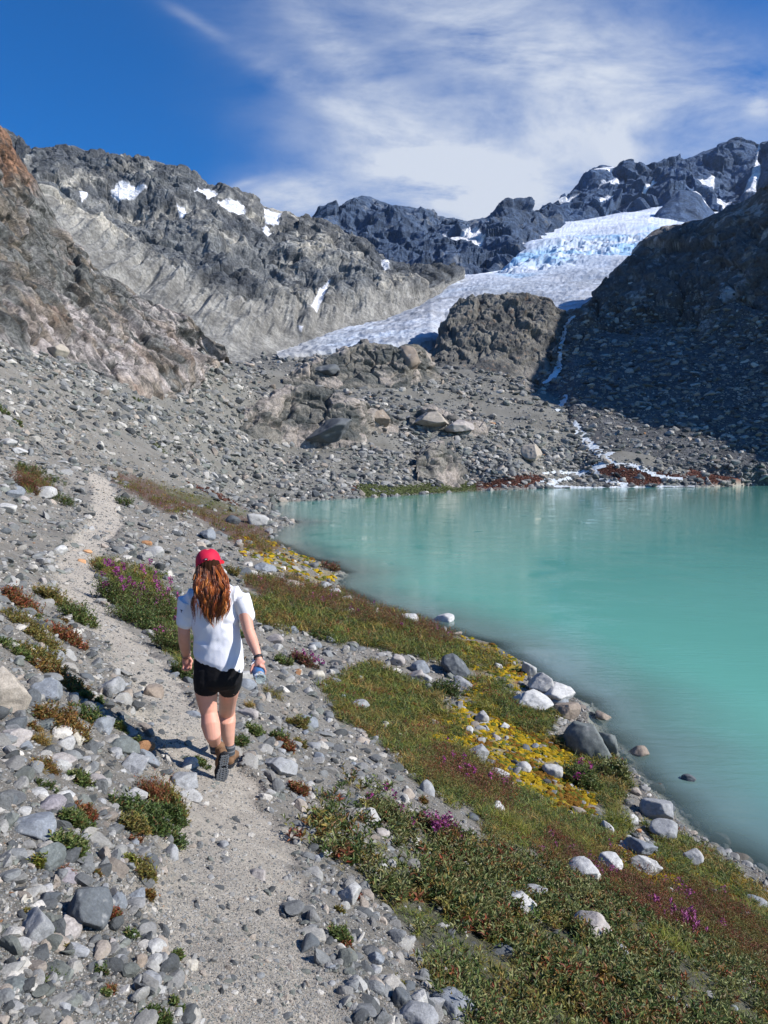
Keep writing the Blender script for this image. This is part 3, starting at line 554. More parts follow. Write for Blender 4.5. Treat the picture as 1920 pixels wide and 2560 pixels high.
def rots(n, r, tilt=.45):
    a = r.uniform(0, 2*math.pi, n); t = r.normal(0, tilt, n); p = r.uniform(0, 2*math.pi, n); ca, sa = np.cos(a), np.sin(a); Z0 = np.zeros(n)
    Rz = np.stack([np.stack([ca, -sa, Z0], -1), np.stack([sa, ca, Z0], -1), np.stack([Z0, Z0, Z0+1], -1)], -2)
    ax = np.stack([np.cos(p), np.sin(p), Z0], -1); K = np.zeros((n, 3, 3)); K[:, 0, 2] = ax[:, 1]; K[:, 1, 2] = -ax[:, 0]; K[:, 2, 0] = -ax[:, 1]; K[:, 2, 1] = ax[:, 0]
    Rt = np.eye(3) + np.sin(t)[:, None, None]*K + (1-np.cos(t))[:, None, None]*(K @ K)
    return Rt @ Rz
PAL = np.array([(.205,.22,.235),(.30,.305,.305),(.47,.465,.45),(.38,.34,.305),(.095,.105,.115),(.19,.21,.202),(.35,.36,.37),(.42,.23,.12),(.55,.54,.52)])
PALW = np.array([.22,.22,.09,.07,.14,.12,.11,.002,.03]); PALW /= PALW.sum()
def stone_cols(n, r): return PAL[r.choice(len(PAL), n, p=PALW)]*np.array([.86, .825, .77])*r.uniform(.62, 1.15, (n, 1))
def merged_stones(name, P, R, colr, lod_px, r, mat, protos=14, flat=.6, shape=None):
    """all stones of one kind too many to count -> one mesh"""
    Vs, Fs, Cs, off = [], [], [], 0
    lod = np.where(lod_px < 4.2, 0, np.where(lod_px < 13, 1, 2))
    for L in (0, 1, 2):
        pr = [rock_proto(L, r, r.uniform(0, .12) if L else .0, 8) for _ in range(protos)]; ids = r.integers(0, protos, len(P))
        for k, (pv, pf) in enumerate(pr):
            s = np.where((lod == L) & (ids == k))[0]
            if len(s) == 0: continue
            sc = R[s][:, None]*np.stack([r.uniform(.85, 1.45, len(s)), r.uniform(.7, 1.0, len(s)), r.uniform(flat*.6, flat*1.4, len(s))], -1)
            X = np.einsum('nij,nvj->nvi', rots(len(s), r), pv[None]*sc[:, None]) + P[s][:, None]
            Vs.append(X.reshape(-1, 3)); Fs.append((pf[None] + (np.arange(len(s))*len(pv))[:, None, None]).reshape(-1, 3) + off); off += len(s)*len(pv)
            Cs.append(np.repeat(colr[s], len(pv), axis=0))
    return mesh_np(name, np.concatenate(Vs), np.concatenate(Fs), np.concatenate(Cs), mat, False)
def sample_surface(P, w, n, r, ulim=(-120, 1790), vlim=(0, 2330)):
    u, v = proj(P); a = [x[:-1, :-1] for x in (u, v)]; ux, vx = u[:-1, 1:], v[:-1, 1:]; uy, vy = u[1:, :-1], v[1:, :-1]
    area = (ux-a[0])*(vy-a[1]) - (vx-a[1])*(uy-a[0])
    area = np.maximum(-area, 0)*(w[:-1, :-1])*(a[0] > ulim[0])*(a[0] < ulim[1])*(a[1] < vlim[1])*(a[1] > vlim[0])*(P[:-1, :-1, 1] > 1.5)
    c = np.cumsum(area.ravel()); idx = np.searchsorted(c, r.uniform(0, c[-1], n)); i, j = np.unravel_index(idx, area.shape)
    s, t = r.uniform(0, 1, (n, 1)), r.uniform(0, 1, (n, 1))
    X = (P[i, j]*(1-s) + P[i, j+1]*s)*(1-t) + (P[i+1, j]*(1-s) + P[i+1, j+1]*s)*t
    return X, i, j, c[-1]
r3 = np.random.default_rng(33)
shp = GX.shape; veg = np.clip(Z['leafy'] + Z['heather'] + Z['grass'] + .75*Z['moss'], 0, 1).reshape(shp); TRM = trm.reshape(shp)
land = (sdist > -1.1).astype(float).reshape(shp); farg = smooth(60, 120, fy).reshape(shp); farcol = gc(.80, .83, .84)
clump = np.clip(.85 + 1.1*fbm(p0, 1.6, 4, .6, seed=77).reshape(shp), .25, 1.6)
def stones(name, n, wgt, rmin, rcap, alpha, P=GP, mat=M_stone, capw=None, sink=.25, dark=None):
    X, i, j, tot = sample_surface(P, wgt, n, r3); d = X[:, 1]
    rp = np.minimum(rmin*(1 - r3.uniform(0, 1, n))**(-1/alpha), rcap)
    if P is GP: rp = np.where(TRM[i, j] > .5, np.minimum(rp, rmin + .33*(rp-rmin)), rp)
    Rw = np.maximum(rp*d/F, .003); Rw = np.minimum(Rw, capw(d) if capw else 1e9); X = X.copy(); X[:, 2] += Rw*sink*r3.uniform(-.3, 1.2, n)
    c = stone_cols(n, r3)
    if dark is not None: c = c*dark[i, j][:, None]
    return merged_stones(name, X, Rw, c, rp, r3, mat)
capw = lambda d: np.interp(d, [0, 3, 8, 25, 60, 150, 400], [.030, .045, .085, .18, .38, .9, 1.9])
nearw = (1-farg)*land*(1 - .92*veg)*(1 + .2*TRM)*clump
tag(stones('gravel', 98000, nearw, 1.2, 26, 1.8, capw=capw), kind='stuff')
farw = farg*land*(1 - .9*veg)*np.clip(.55 + 1.8*fbm(p0, 22, 4, .6, seed=79).reshape(shp), .12, 2.2)
tag(stones('scree', 46000, farw, 1.1, 17, 1.6, capw=capw, mat=M_far, dark=(1 - .02*farg)), kind='stuff')
def loft_surface(o): return [s for s in SURF.values() if s[4] == o][0]
P2, N2, u2, v2, o = SURF['mountain']        # last one built: the right slope
tal = np.clip(1.1 - smooth(700, 860, 1700 - v2 - 0*u2)*0, 0, 1)*smooth(600, 780, v2 + (u2-1200)*.05)
tag(stones('talus', 17000, tal, 1.1, 13, 1.7, P=P2, mat=M_far, capw=capw, dark=None), kind='stuff')

# ------------------------------------------------------------------ boulders one can point to
BC = {'tan': (.34,.30,.25), 'blue': (.20,.217,.238), 'dark': (.10,.11,.118), 'pink': (.335,.305,.285), 'green': (.135,.15,.145), 'cream': (.42,.39,.33), 'grey': (.27,.275,.28),
      'pale': (.38,.375,.36), 'white': (.46,.455,.44), 'purple': (.24,.22,.235), 'brown': (.24,.195,.155), 'orange': (.48,.27,.14)}
ROCKS = [(12,1497,84,112,'tan',.1,'big tan boulder cut by the left edge of the picture above the dark stones'),
 (92,1494,78,48,'blue',.0,'flat blue speckled slab with a pale edge leaning beside the big tan boulder'),
 (58,1512,52,42,'dark',.1,'dark blue-grey block under the blue speckled slab'),
 (27,1568,40,38,'dark',.6,'smooth dark rounded stone just below the big tan boulder'),
 (24,1598,60,38,'pink',.3,'low pinkish boulder at the left edge under the dark rounded stone'),
 (100,1570,36,32,'green',.0,'small dark green angular rock under the orange-leaved shrub'),
 (160,1596,46,42,'cream',.1,'cream coloured block right below the orange-leaved shrub'),
 (218,1570,48,44,'blue',.0,"pointed blue rock at the tip of the hiker's shadow"),
 (258,1614,76,36,'green',.4,"long smooth green-grey stone lying along the hiker's shadow"),
 (247,1628,30,22,'grey',.7,"small round grey stone tucked against the long green-grey stone"),
 (132,1652,54,46,'pink',.4,'pinkish white rounded boulder in the rubble left of the shadow'),
 (140,1612,40,32,'pale',.3,'pale speckled stone between the cream block and the pinkish boulder'),
 (285,1660,62,46,'grey',.2,'grey stone with a pale rim left of the low reddish stalks'),
 (278,1728,82,38,'pale',.1,'broad pale flat slab lying above the green leafy patch'),
 (77,1720,58,24,'white',.2,'thin white slab, the left one of the pair of white slabs'),
 (130,1724,50,22,'white',.2,'thin white slab, the right one of the pair of white slabs'),
 (100,1746,58,40,'purple',.4,'purple-grey rounded boulder under the pair of white slabs'),
 (12,1740,36,38,'dark',.4,'dark blue stone at the left edge beside the purple-grey boulder'),
 (67,1792,106,52,'blue',.3,'big oblong blue-grey boulder lying flat near the left edge'),
 (94,1860,66,58,'green',.7,'round dark egg-shaped boulder below the oblong blue-grey one'),
 (144,1904,44,36,'purple',.2,'brownish cracked block just below the round dark boulder'),
 (178,1976,104,92,'dark',.0,'large dark angular boulder with flat top, biggest of the lower left'),
 (68,2014,84,74,'grey',.3,'speckled grey granite boulder left of the large dark angular one'),
 (139,2016,58,46,'pink',.1,'pinkish tan block wedged below the large dark angular boulder'),
 (251,1954,38,50,'blue',.0,'upright blue-grey pointed stone right of the large dark boulder'),
 (333,2056,46,38,'pale',.1,'pale pointed stone on the left margin of the lower trail'),
 (301,2084,26,36,'brown',.8,'brown egg-shaped pebble standing left of the lower trail'),
 (408,2094,36,24,'cream',.3,'cream flat stone half sunk in the lower trail'),
 (321,2128,50,34,'grey',.3,'grey stone below the brown egg-shaped pebble'),
 (25,2142,54,36,'green',.5,'blue-green smooth stone in the bottom left corner'),
 (331,1496,40,30,'brown',.0,'brown-grey angular rock alone on the left edge of the trail beside the hiker'),
 (236,1484,48,36,'grey',.1,'grey block heading the cluster of stones left of the hiker'),
 (272,1500,30,20,'brown',.3,'low brown stone between the stone cluster and the lone angular rock'),
 (418,1545,38,14,'blue',.3,"flat bluish stone sunk in the trail just left of the hiker's knees"),
 (408,1654,38,30,'pale',.1,"pale square block left of the hiker's boots"),
 (398,1692,60,34,'grey',.1,"flat grey slab left of the hiker's raised boot"),
 (408,1722,58,24,'pale',.3,"long light stone below the flat grey slab by the boots"),
 (366,1850,40,34,'grey',.2,'grey knobbly rock on the left side of the trail below the hiker'),
 (480,1829,26,16,'grey',.3,'small grey stone in the middle of the trail below the hiker'),
 (602,1662,78,34,'grey',.2,"long dark grey slab at the right edge of the trail beside the boots"),
 (228,1893,36,28,'grey',.3,'grey stone sitting on a flat purple slab left of the trail'),
 (52,1955,26,34,'cream',.0,'small cream triangular stone above the speckled granite boulder'),
 (809,2074,38,28,'blue',.2,'blue-grey stone in the gravel at the foot of the leafy shrubs'),
 (868,2160,44,46,'dark',.0,'dark angular rock in the gravel near the bottom of the picture'),
 (905,2164,42,34,'pale',.1,'pale block touching the dark angular rock near the bottom'),
 (900,2200,96,36,'grey',.4,'big smooth grey rock at the bottom edge left of the shrubs'),
 (995,2188,120,44,'blue',.2,'long dark blue slab running under the shrubs at the bottom edge'),
 (750,1937,62,42,'pale',.2,'pale boulder at the upper end of the gravel strip below the shrubs'),
 (1006,1880,34,22,'white',.2,'small white rock poking out of the leafy shrubs'),
 (1125,1950,78,42,'white',.2,'white boulder among the leafy shrubs, in front of the red heather'),
 (1155,1928,60,18,'grey',.1,'thin grey ledge behind the white boulder in the shrubs'),
 (1288,2010,86,54,'pink',.2,'long pinkish white boulder sloping through the lower right shrubs'),
 (1344,2056,32,26,'grey',.2,'grey rock end just below the long pinkish boulder'),
 (1266,1883,72,42,'white',.5,'smooth white boulder half buried behind the red heather'),
 (1320,1868,56,36,'white',.6,'round white boulder beside the half buried one'),
 (1389,1832,66,30,'blue',.0,'stack of bluish slabs in the yellow moss near the shore'),
 (1397,1868,68,26,'pale',.2,'low pale slab in front of the bluish slabs'),
 (1425,1750,74,48,'grey',.1,'pointed grey boulder on the water line with a brown top'),
 (1437,1796,66,38,'grey',.1,'second grey shore boulder, below the pointed one'),
 (1502,1854,40,28,'pale',.1,'pale pointed rock on the lower shore line'),
 (1272,1604,96,76,'green',.1,'large dark boulder with a sharp ridge standing at the water edge'),
 (1312,1612,40,60,'green',.1,'steep dark rock leaning on the lake side of the large ridged boulder'),
 (1384,1645,36,22,'brown',.3,'brown wet rock alone in the shallow water off the ridged boulder'),
 (1488,1728,30,14,'dark',.4,'small dark rock breaking the water surface in the shallows'),
 (1195,1668,44,24,'pale',.4,'pale rounded stone on the yellow moss, nearest to the ridged boulder'),
 (1033,1628,46,32,'grey',.1,'grey split stone at the lower edge of the yellow moss field'),
 (1076,1676,48,22,'white',.4,'white flat stone below the grey split stone'),
 (1128,1657,40,16,'pale',.3,'thin pale stone in the middle of the moss field'),
 (1367,1774,32,24,'white',.3,'white stone in the grass left of the pointed grey shore boulder'),
 (1314,1790,26,26,'white',.3,'small white stone in the green grass above the bluish slabs'),
 (1078,1745,26,20,'white',.1,'small white wedge at the top of the green grass patch'),
 (1014,1578,20,18,'white',.4,'little white stone at the upper edge of the yellow moss'),
 (985,1441,64,48,'dark',.4,'big dark rounded boulder standing alone in the middle of the bank'),
 (906,1444,44,28,'blue',.3,'blue-grey boulder left of the big dark rounded one'),
 (858,1427,34,26,'pink',.3,'pinkish stone, leftmost of the three boulders in the middle of the bank'),
 (920,1467,30,20,'pale',.3,'pale stone in front of the blue-grey boulder'),
 (683,1461,36,30,'cream',.0,"cream angular stone standing up right of the hiker's bottle"),
 (777,1525,42,26,'grey',.5,'grey rounded boulder at the upper edge of the grassy patch'),
 (1143,1445,34,34,'pale',.2,'pale rock at the upper end of the white shore boulders'),
 (1172,1482,56,52,'pale',.2,'tall pale boulder at the water line above the long white one'),
 (1205,1502,84,44,'white',.3,'long white boulder at the water line, largest of the white ones'),
 (1152,1520,86,42,'white',.3,'white rock ridge lying inland of the long white boulder'),
 (1229,1538,56,34,'brown',.3,'brown boulder at the water line below the white ones'),
 (1306,1560,38,16,'brown',.3,'brown wet rock in the ripples off the brown shore boulder'),
 (1041,1552,30,24,'pale',.3,'pale stone right of the small dark shrub above the moss'),
 (1090,1568,22,14,'white',.3,'small white stone on the moss below the long white boulder'),
 (885,1338,38,22,'white',.4,'white boulder at the water edge in the middle of the shore'),
 (960,1354,44,18,'white',.4,'low white boulder at the water edge, right of its neighbour'),
 (572,1229,48,20,'blue',.1,"pale blue slab behind the hiker's right shoulder"),
 (635,1263,56,14,'tan',.3,"long tan slab in the heather right of the hiker's hair"),
 (697,1265,40,14,'grey',.2,'flat grey slab on the shore point'),
 (722,1279,32,12,'white',.2,'flat white slab on the shore point'),
 (748,1296,26,14,'pink',.2,'squarish pink stone just below the shore point'),
 (554,1124,44,28,'pale',.5,'round pale boulder on the far left bay shore'),
 (559,1093,34,15,'dark',.4,'dark low boulder behind the round pale one on the bay shore'),
 (500,1123,34,20,'dark',.3,'dark boulder left of the round pale one on the bay shore'),
 (447,1157,32,26,'blue',.2,"bluish rock on the slope above the hiker's cap"),
 (682,1068,18,16,'dark',.3,'small dark rock standing on the far shore'),
 (125,1191,28,24,'white',.3,'white oval stone left of the upper trail'),
 (175,1213,22,9,'orange',.3,'flat orange stone on the upper trail, the lower of two'),
 (187,1192,20,9,'orange',.3,'flat orange stone on the upper trail, the upper of two'),
 (40,974,32,14,'white',.2,'white slab on the left scree slope above the trail'),
 (15,955,30,16,'pale',.2,'pale slab at the left edge high on the scree'),
 (28,1068,34,20,'blue',.1,'grey-blue angular rock at the left edge beside the upper trail'),
 (14,1098,40,24,'white',.3,'white rounded rock at the left edge below the grey-blue one'),
 (1583,984,66,30,'dark',.3,'big dark boulder on the far right lake shore'),
 (118,757,44,30,'tan',.0,'large square block lying at the foot of the pale slabs on the left'),
 (800,1766,46,40,'pale',.1,'pale jagged rock at the upper edge of the leafy shrubs'),
 (712,1790,34,32,'tan',.1,'tan rock among the first leaves of the shrubs'),
 (668,1700,30,20,'pale',.2,'pale stone above the leafy shrubs on the trail side')]
def make_rock(u, v, w, h, c, rnd, label, seed, group='boulders along the trail and lake shore', lod=4):
    r = np.random.default_rng(seed); base = hit(u, min(v + h*.38, 2330))
    pu, pv = proj(base); d = base[1]
    under = base[2] < 0
    rx = w/2*d/F*1.04; rz = h/2*d/F*1.0; ry = (rx*.75 + rz*.5)
    pvv, pf = rock_proto(lod, r, rnd*.55, 9 if rnd < .3 else 10)
    lo, hi = pvv.min(0), pvv.max(0); pvv = (pvv - (lo+hi)/2)/((hi-lo)/2)
    pvv = pvv*np.array([rx, ry, rz*1.12]); a = r.uniform(-.25, .25); pvv = pvv @ np.array([[math.cos(a), 0, math.sin(a)], [0, 1, 0], [-math.sin(a), 0, math.cos(a)]])
    s = max(rx, rz); nrm = pvv/np.linalg.norm(pvv, axis=1)[:, None]
    pvv = pvv + nrm*(fbm(pvv/s + seed, .6, 5, .6)[:, None]*s*.075 + np.abs(perlin(pvv/s*1.4 + seed*3))[:, None]*s*.05)
    n1 = fbm(pvv/s + 9 + seed, .5, 5, .65); n2 = fbm(pvv/s*np.array([1, 1, 3]) + seed, .35, 4, .6)
    C = np.array(BC[c])*(1 + .28*n1[:, None] + .22*n2[:, None]); k = smooth(.25, .5, n1 + .4*n2)[:, None]*.5; C = C*(1-k) + np.array([.38, .37, .35])*k
    k = smooth(.3, .55, -n2)[:, None]*.5; C = C*(1-k) + np.array([.12, .11, .10])*k
    zc = max(base[2], -.15 if under else -9); o = mesh_np('boulder', pvv, pf, np.clip(C, .02, .75), M_stone, True)
    o.location = (pix(u, v, d)[0], d + ry*.35, (pix(u, v, d)[2] + (zc + rz*.45))/2 if not under else rz*.35)
    tag(o, label, 'boulder' if w > 40 else 'stone', group); return o
def far_rock(u, v, w, h, c, rnd, label, seed):
    o = make_rock(u, v, w, h, c, rnd, label, seed, 'big blocks on the outcrops behind the lake'); b = hit(u, v + h*.5 + 9); d = b[1] - .5
    o.location = tuple(pix(u, v + h*.1, d))
for k, a in enumerate([(764,884,62,48,'pink',.0,'pale pink square block on top of the big layered outcrop'), (822,903,38,36,'brown',.0,'brown block right of the pale pink square one'),
    (712,928,96,48,'dark',.0,'long dark block with a pale top at the foot of the layered outcrop'), (648,905,60,34,'green',.0,'greenish ledge block on the left part of the layered outcrop'), (932,903,70,28,'tan',.0,'tan slab block, the left one of the low pinkish slabs'), (992,917,60,24,'pink',.0,'pinkish slab block, the right one of the low pinkish slabs'),
    (1150,974,46,34,'tan',.1,'tan block near the stream above the far shore'), (868,778,66,56,'brown',.0,'brown cube-shaped block below the glacier tongue'), (795,768,80,48,'dark',.0,'dark broad block below the glacier tongue, left of the brown cube'), (700,800,70,30,'dark',.1,'low dark block left of the dark broad block below the glacier')]): far_rock(*a, seed=700 + k)
for k, a in enumerate(ROCKS):
    o = make_rock(*a, seed=100 + k, lod=4 if a[2] > 44 else 3)
    if a[2] <= 44: o.name = 'stone'
# rocks lying under the shallow water
for k, (u, v, w, h) in enumerate([(1525,1728,70,18),(1470,1790,60,16),(1560,1800,50,14),(1420,1690,40,12),(1600,1850,60,14)]):
    d = lake_d(v); rr = w/2*d/F; r = np.random.default_rng(900+k); pv_, pf_ = rock_proto(3, r, .4)
    o = mesh_np('sunken_boulder', pv_*np.array([rr, rr*.8, .22]), pf_, np.array([.10, .09, .075])*np.ones((len(pv_), 1)), M_stone, True)
    o.location = (pix(u, v, d)[0], d, -.19); tag(o, 'dark boulder lying just under the surface of the shallow water near the lower shore', 'boulder', 'sunken boulders in the shallows')
# loose stones of middle size: each its own object, look-alikes share a label
PR = [rock_proto(3, np.random.default_rng(500+k), (k % 4)*.17) for k in range(12)]; PM = {}
KIND = [('grey', 'mid-grey angular', 1), ('pale', 'pale weathered', 2), ('blue', 'blue-grey', 0), ('dark', 'dark', 4), ('pink', 'pinkish', 3)]
def in_zone(u, v):
    if u > 1000 and v > 1700: return 'lying among the plants of the lower right bank'
    if u > 640 and v < 1700: return 'on the bank between the heather and the lake'
    if v < 1240: return 'on the slope beside the upper trail'
    if u > 520: return 'in the gravel on the lake side of the trail'
    return 'in the rubble on the uphill side of the trail' if v < 1800 else 'in the rubble left of the lower trail'
wmid = (1 - smooth(30, 50, fy)).reshape(shp)*(sdist > .2).reshape(shp)*(1 - .75*veg)*(1 - .93*TRM)*clump**1.5
X, i_, j_, _t = sample_surface(GP, wmid, 170, r3, (0, 1659), (0, 2200))
for k in range(len(X)):
    d = X[k, 1]; u, v = proj(X[k]); rp = min(9*(1 - r3.uniform(0, 1))**(-1/2.2), 24); rw = rp*d/F; kd = KIND[r3.integers(0, len(KIND))]; pi = int(r3.integers(0, 12))
    key = (kd[0], pi)
    if key not in PM:
        pv_, pf_ = PR[pi]; n1 = fbm(pv_ + pi, .5, 4, .6)[:, None]; o = mesh_np('stone', pv_*np.array([1.15, .9, .62]), pf_, np.clip(np.array(BC[kd[0]])*(1 + .3*n1), .02, .7), M_stone, True); PM[key] = o.data
    else: o = bpy.data.objects.new('stone', PM[key]); col.objects.link(o)
    o.location = (X[k, 0], X[k, 1], X[k, 2] + rw*.2); o.scale = (rw, rw, rw); o.rotation_euler = (r3.normal(0, .25), r3.normal(0, .25), r3.uniform(0, 6.28))
    zn = in_zone(u, v); tag(o, kd[1] + ' loose stone ' + zn, 'stone', kd[1] + ' loose stones ' + zn)

# ------------------------------------------------------------------ running water: fall, cascades and the braided delta
_su = [(gu.reshape(shp)[300:], gv.reshape(shp)[300:], GP[300:])] + [(SURF[k][2], SURF[k][3], SURF[k][0]) for k in ('mountain', 'rock_knoll')]
def seen(u, v):
    best = None
    for a, b, P in _su:
        dd = (a-u)**2 + (b-v)**2; m = dd < 14
        if m.any():
            q = P[m]; w = dd[m]; ymin = q[:, 1].min(); s_ = q[:, 1] < ymin*1.03; p = q[s_][np.argmin(w[s_])]
            if best is None or p[1] < best[1]: best = p
    return np.array(best) if best is not None else pix(u, v, 300.)
M_foam, t, b, o = new_mat('white_water'); geo = N(t, 'ShaderNodeNewGeometry'); n = N(t, 'ShaderNodeTexNoise', in_Scale=.8, in_Detail=6); t.links.new(geo.outputs['Position'], n.inputs['Vector'])
t.links.new(mixc(t, n.outputs['Fac'], (.30, .36, .40), (.85, .88, .90)), b.inputs['Base Color']); b.inputs['Roughness'].default_value = .35
bp = N(t, 'ShaderNodeBump', in_Strength=1.0, in_Distance=.5); t.links.new(n.outputs['Fac'], bp.inputs['Height']); t.links.new(bp.outputs[0], b.inputs['Normal'])
rs = np.random.default_rng(66)
def ribbon(name, runs, lift=.35):
    V, Fc, off = [], [], 0
    for pts in runs:
        pts = np.array(pts, float); seg = np.concatenate([[0], np.cumsum(np.hypot(*np.diff(pts[:, :2], axis=0).T))]); s = np.arange(0, seg[-1] + 1, 2.2)
        u = np.interp(s, seg, pts[:, 0]) + np.interp(s, seg[::1], rs.normal(0, 1.0, len(seg))); v = np.interp(s, seg, pts[:, 1]); w = 1.9*np.interp(s, seg, pts[:, 2])*rs.uniform(.6, 1.3, len(s))
        du = np.gradient(u); dv_ = np.gradient(v); L_ = np.hypot(du, dv_) + 1e-6; nx, ny = -dv_/L_, du/L_; ny = ny*.55
        rows = []
        for k in range(len(s)):
            c = seen(u[k], v[k]); d = c[1]; pu, pv2 = proj(c)
            for q in (-1, 0, 1):
                p = pix(u[k] + nx[k]*w[k]*q, v[k] + ny[k]*w[k]*q, d*(1 - .0*q)); g = seen(u[k] + nx[k]*w[k]*q, v[k] + ny[k]*w[k]*q) if q else c
                rows.append(g + [0, -lift*1.5, lift*(1.2 if q == 0 else .8)])
        V.append(np.array(rows)); Fc.append(grid_faces(len(s), 3) + off); off += len(rows)
    return tag(mesh_np(name, np.concatenate(V), np.concatenate(Fc), None, M_foam, True), kind='structure')
ribbon('waterfall', [[(1240,686,1.5),(1232,692,2.5),(1222,706,2),(1217,730,2),(1212,752,2.5),(1207,775,3),(1204,798,4),(1196,813,4),(1184,825,3),(1170,832,2)]], 1.0)
ribbon('stream', [[(1223,853,2),(1218,866,4),(1211,880,4)],[(1199,884,2),(1206,886,3),(1219,889,2)],[(1238,910,3),(1249,926,4),(1252,942,5),(1268,958,8),(1282,968,8),(1300,984,6),(1312,994,5),(1300,1004,6),(1282,1014,5),(1262,1020,4),(1238,1030,4),(1205,1040,4),(1180,1050,4)],
  [(1268,958,4),(1264,940,3),(1258,932,1)],[(1300,984,4),(1318,980,3),(1328,978,1)],[(1306,998,4),(1340,1003,3),(1372,1008,4),(1398,1018,4),(1412,1026,3),(1440,1032,3),(1475,1036,3)],[(1262,1020,3),(1235,1022,3),(1205,1020,3),(1172,1024,2)],
  [(1205,1040,3),(1180,1036,3),(1165,1046,2)],[(1190,1050,2),(1260,1055,2.5),(1330,1054,2.5),(1410,1053,2),(1500,1050,2)],[(1282,1014,3),(1300,1036,3),(1340,1046,3),(1372,1052,3)]], .18)
# ------------------------------------------------------------------ plants
def leaf_material(name, rough=.55, tr=.25):
    m = bpy.data.materials.new(name); m.use_nodes = True; t = m.node_tree; t.nodes.clear(); o = N(t, 'ShaderNodeOutputMaterial')
    at = N(t, 'ShaderNodeAttribute', attribute_name='col'); geo = N(t, 'ShaderNodeNewGeometry')
    n = N(t, 'ShaderNodeTexNoise', in_Scale=90.0, in_Detail=3); t.links.new(geo.outputs['Position'], n.inputs['Vector'])
    mr = N(t, 'ShaderNodeMapRange'); mr.inputs[3].default_value = .7; mr.inputs[4].default_value = 1.3; t.links.new(n.outputs['Fac'], mr.inputs[0])
    c = mixc(t, 1.0, at.outputs['Color'], mr.outputs[0], 'MULTIPLY')
    p = N(t, 'ShaderNodeBsdfPrincipled', in_Roughness=rough); p.inputs['Specular IOR Level'].default_value = .35; t.links.new(c, p.inputs['Base Color'])
    q = N(t, 'ShaderNodeBsdfTranslucent'); t.links.new(c, q.inputs['Color']); mx = N(t, 'ShaderNodeMixShader'); mx.inputs[0].default_value = tr
    t.links.new(p.outputs[0], mx.inputs[1]); t.links.new(q.outputs[0], mx.inputs[2]); t.links.new(mx.outputs[0], o.inputs[0]); return m
M_leaf = leaf_material('plant_leaf'); M_flower = leaf_material('flower_petal', .6, .35)
M_moss = stone_mat('moss_cushion', [(40.0, .35), (200.0, .3)], 1.0, 160.0, rough=.95, spec=.1, bdist=.02)
def unit(v): return v/(np.linalg.norm(v, axis=-1, keepdims=True) + 1e-9)
def leaf_mesh(base, direc, ln, wd, colr, r, fold=.35, bend=.35):
    """pointed, folded leaves: 6 vertices and 4 triangles each"""
    n = len(base); d = unit(direc); side = unit(np.cross(d, np.array([0, 0, 1.0]) + r.normal(0, .35, (n, 3)))); up = np.cross(side, d)
    ln = ln[:, None]; wd = wd[:, None]; mid = base + d*ln*.48 + up*ln*bend*.15; tip = base + d*ln - up*ln*bend*.35
    V = np.stack([base, mid + side*wd*.5 + up*wd*fold, mid, mid - side*wd*.5 + up*wd*fold, tip], 1).reshape(-1, 3)
    f = np.array([(0, 1, 2), (0, 2, 3), (2, 1, 4), (3, 2, 4)]); Fc = (f[None] + (np.arange(n)*5)[:, None, None]).reshape(-1, 3)
    return V, Fc, np.repeat(colr, 5, axis=0)
def join(parts):
    V, Fc, Cc, off = [], [], [], 0
    for v, f, c in parts: V.append(v); Fc.append(f + off); Cc.append(c); off += len(v)
    return np.concatenate(V), np.concatenate(Fc), np.concatenate(Cc)
LEAFC = {'green': [(.055,.095,.03),(.085,.12,.045),(.11,.13,.06),(.045,.075,.03)], 'olive': [(.13,.13,.045),(.10,.105,.04),(.16,.13,.045),(.12,.075,.03)], 'red': [(.17,.045,.03),(.12,.05,.035),(.10,.085,.035),(.20,.08,.035)],
         'autumn': [(.15,.09,.03),(.12,.055,.025),(.09,.085,.03),(.17,.12,.04)], 'heather': [(.12,.04,.045),(.09,.055,.035),(.075,.075,.03),(.16,.055,.06)], 'deep': [(.035,.065,.022),(.05,.085,.03),(.07,.10,.035),(.03,.05,.02)],
         'sage': [(.12,.145,.075),(.085,.115,.05),(.15,.165,.09),(.07,.09,.04),(.11,.09,.04)], 'grass': [(.10,.13,.025),(.13,.15,.03),(.17,.15,.04),(.07,.10,.02)], 'straw': [(.24,.18,.07),(.20,.13,.05),(.13,.12,.04)]}
def pickc(kind, n, r):
    a = np.array(LEAFC[kind])*np.array([1.55, 1.42, 1.0]); w = np.array([3, 3, 2, 1.5, 1][:len(a)], float); c = a[r.choice(len(a), n, p=w/w.sum())]; m = r.uniform(size=n) < .16; b_ = np.array([(.16,.15,.05),(.14,.07,.03),(.07,.11,.03),(.20,.17,.06)]); c[m] = b_[r.integers(0, 4, m.sum())]; return c*r.uniform(.6, 1.4, (n, 1))
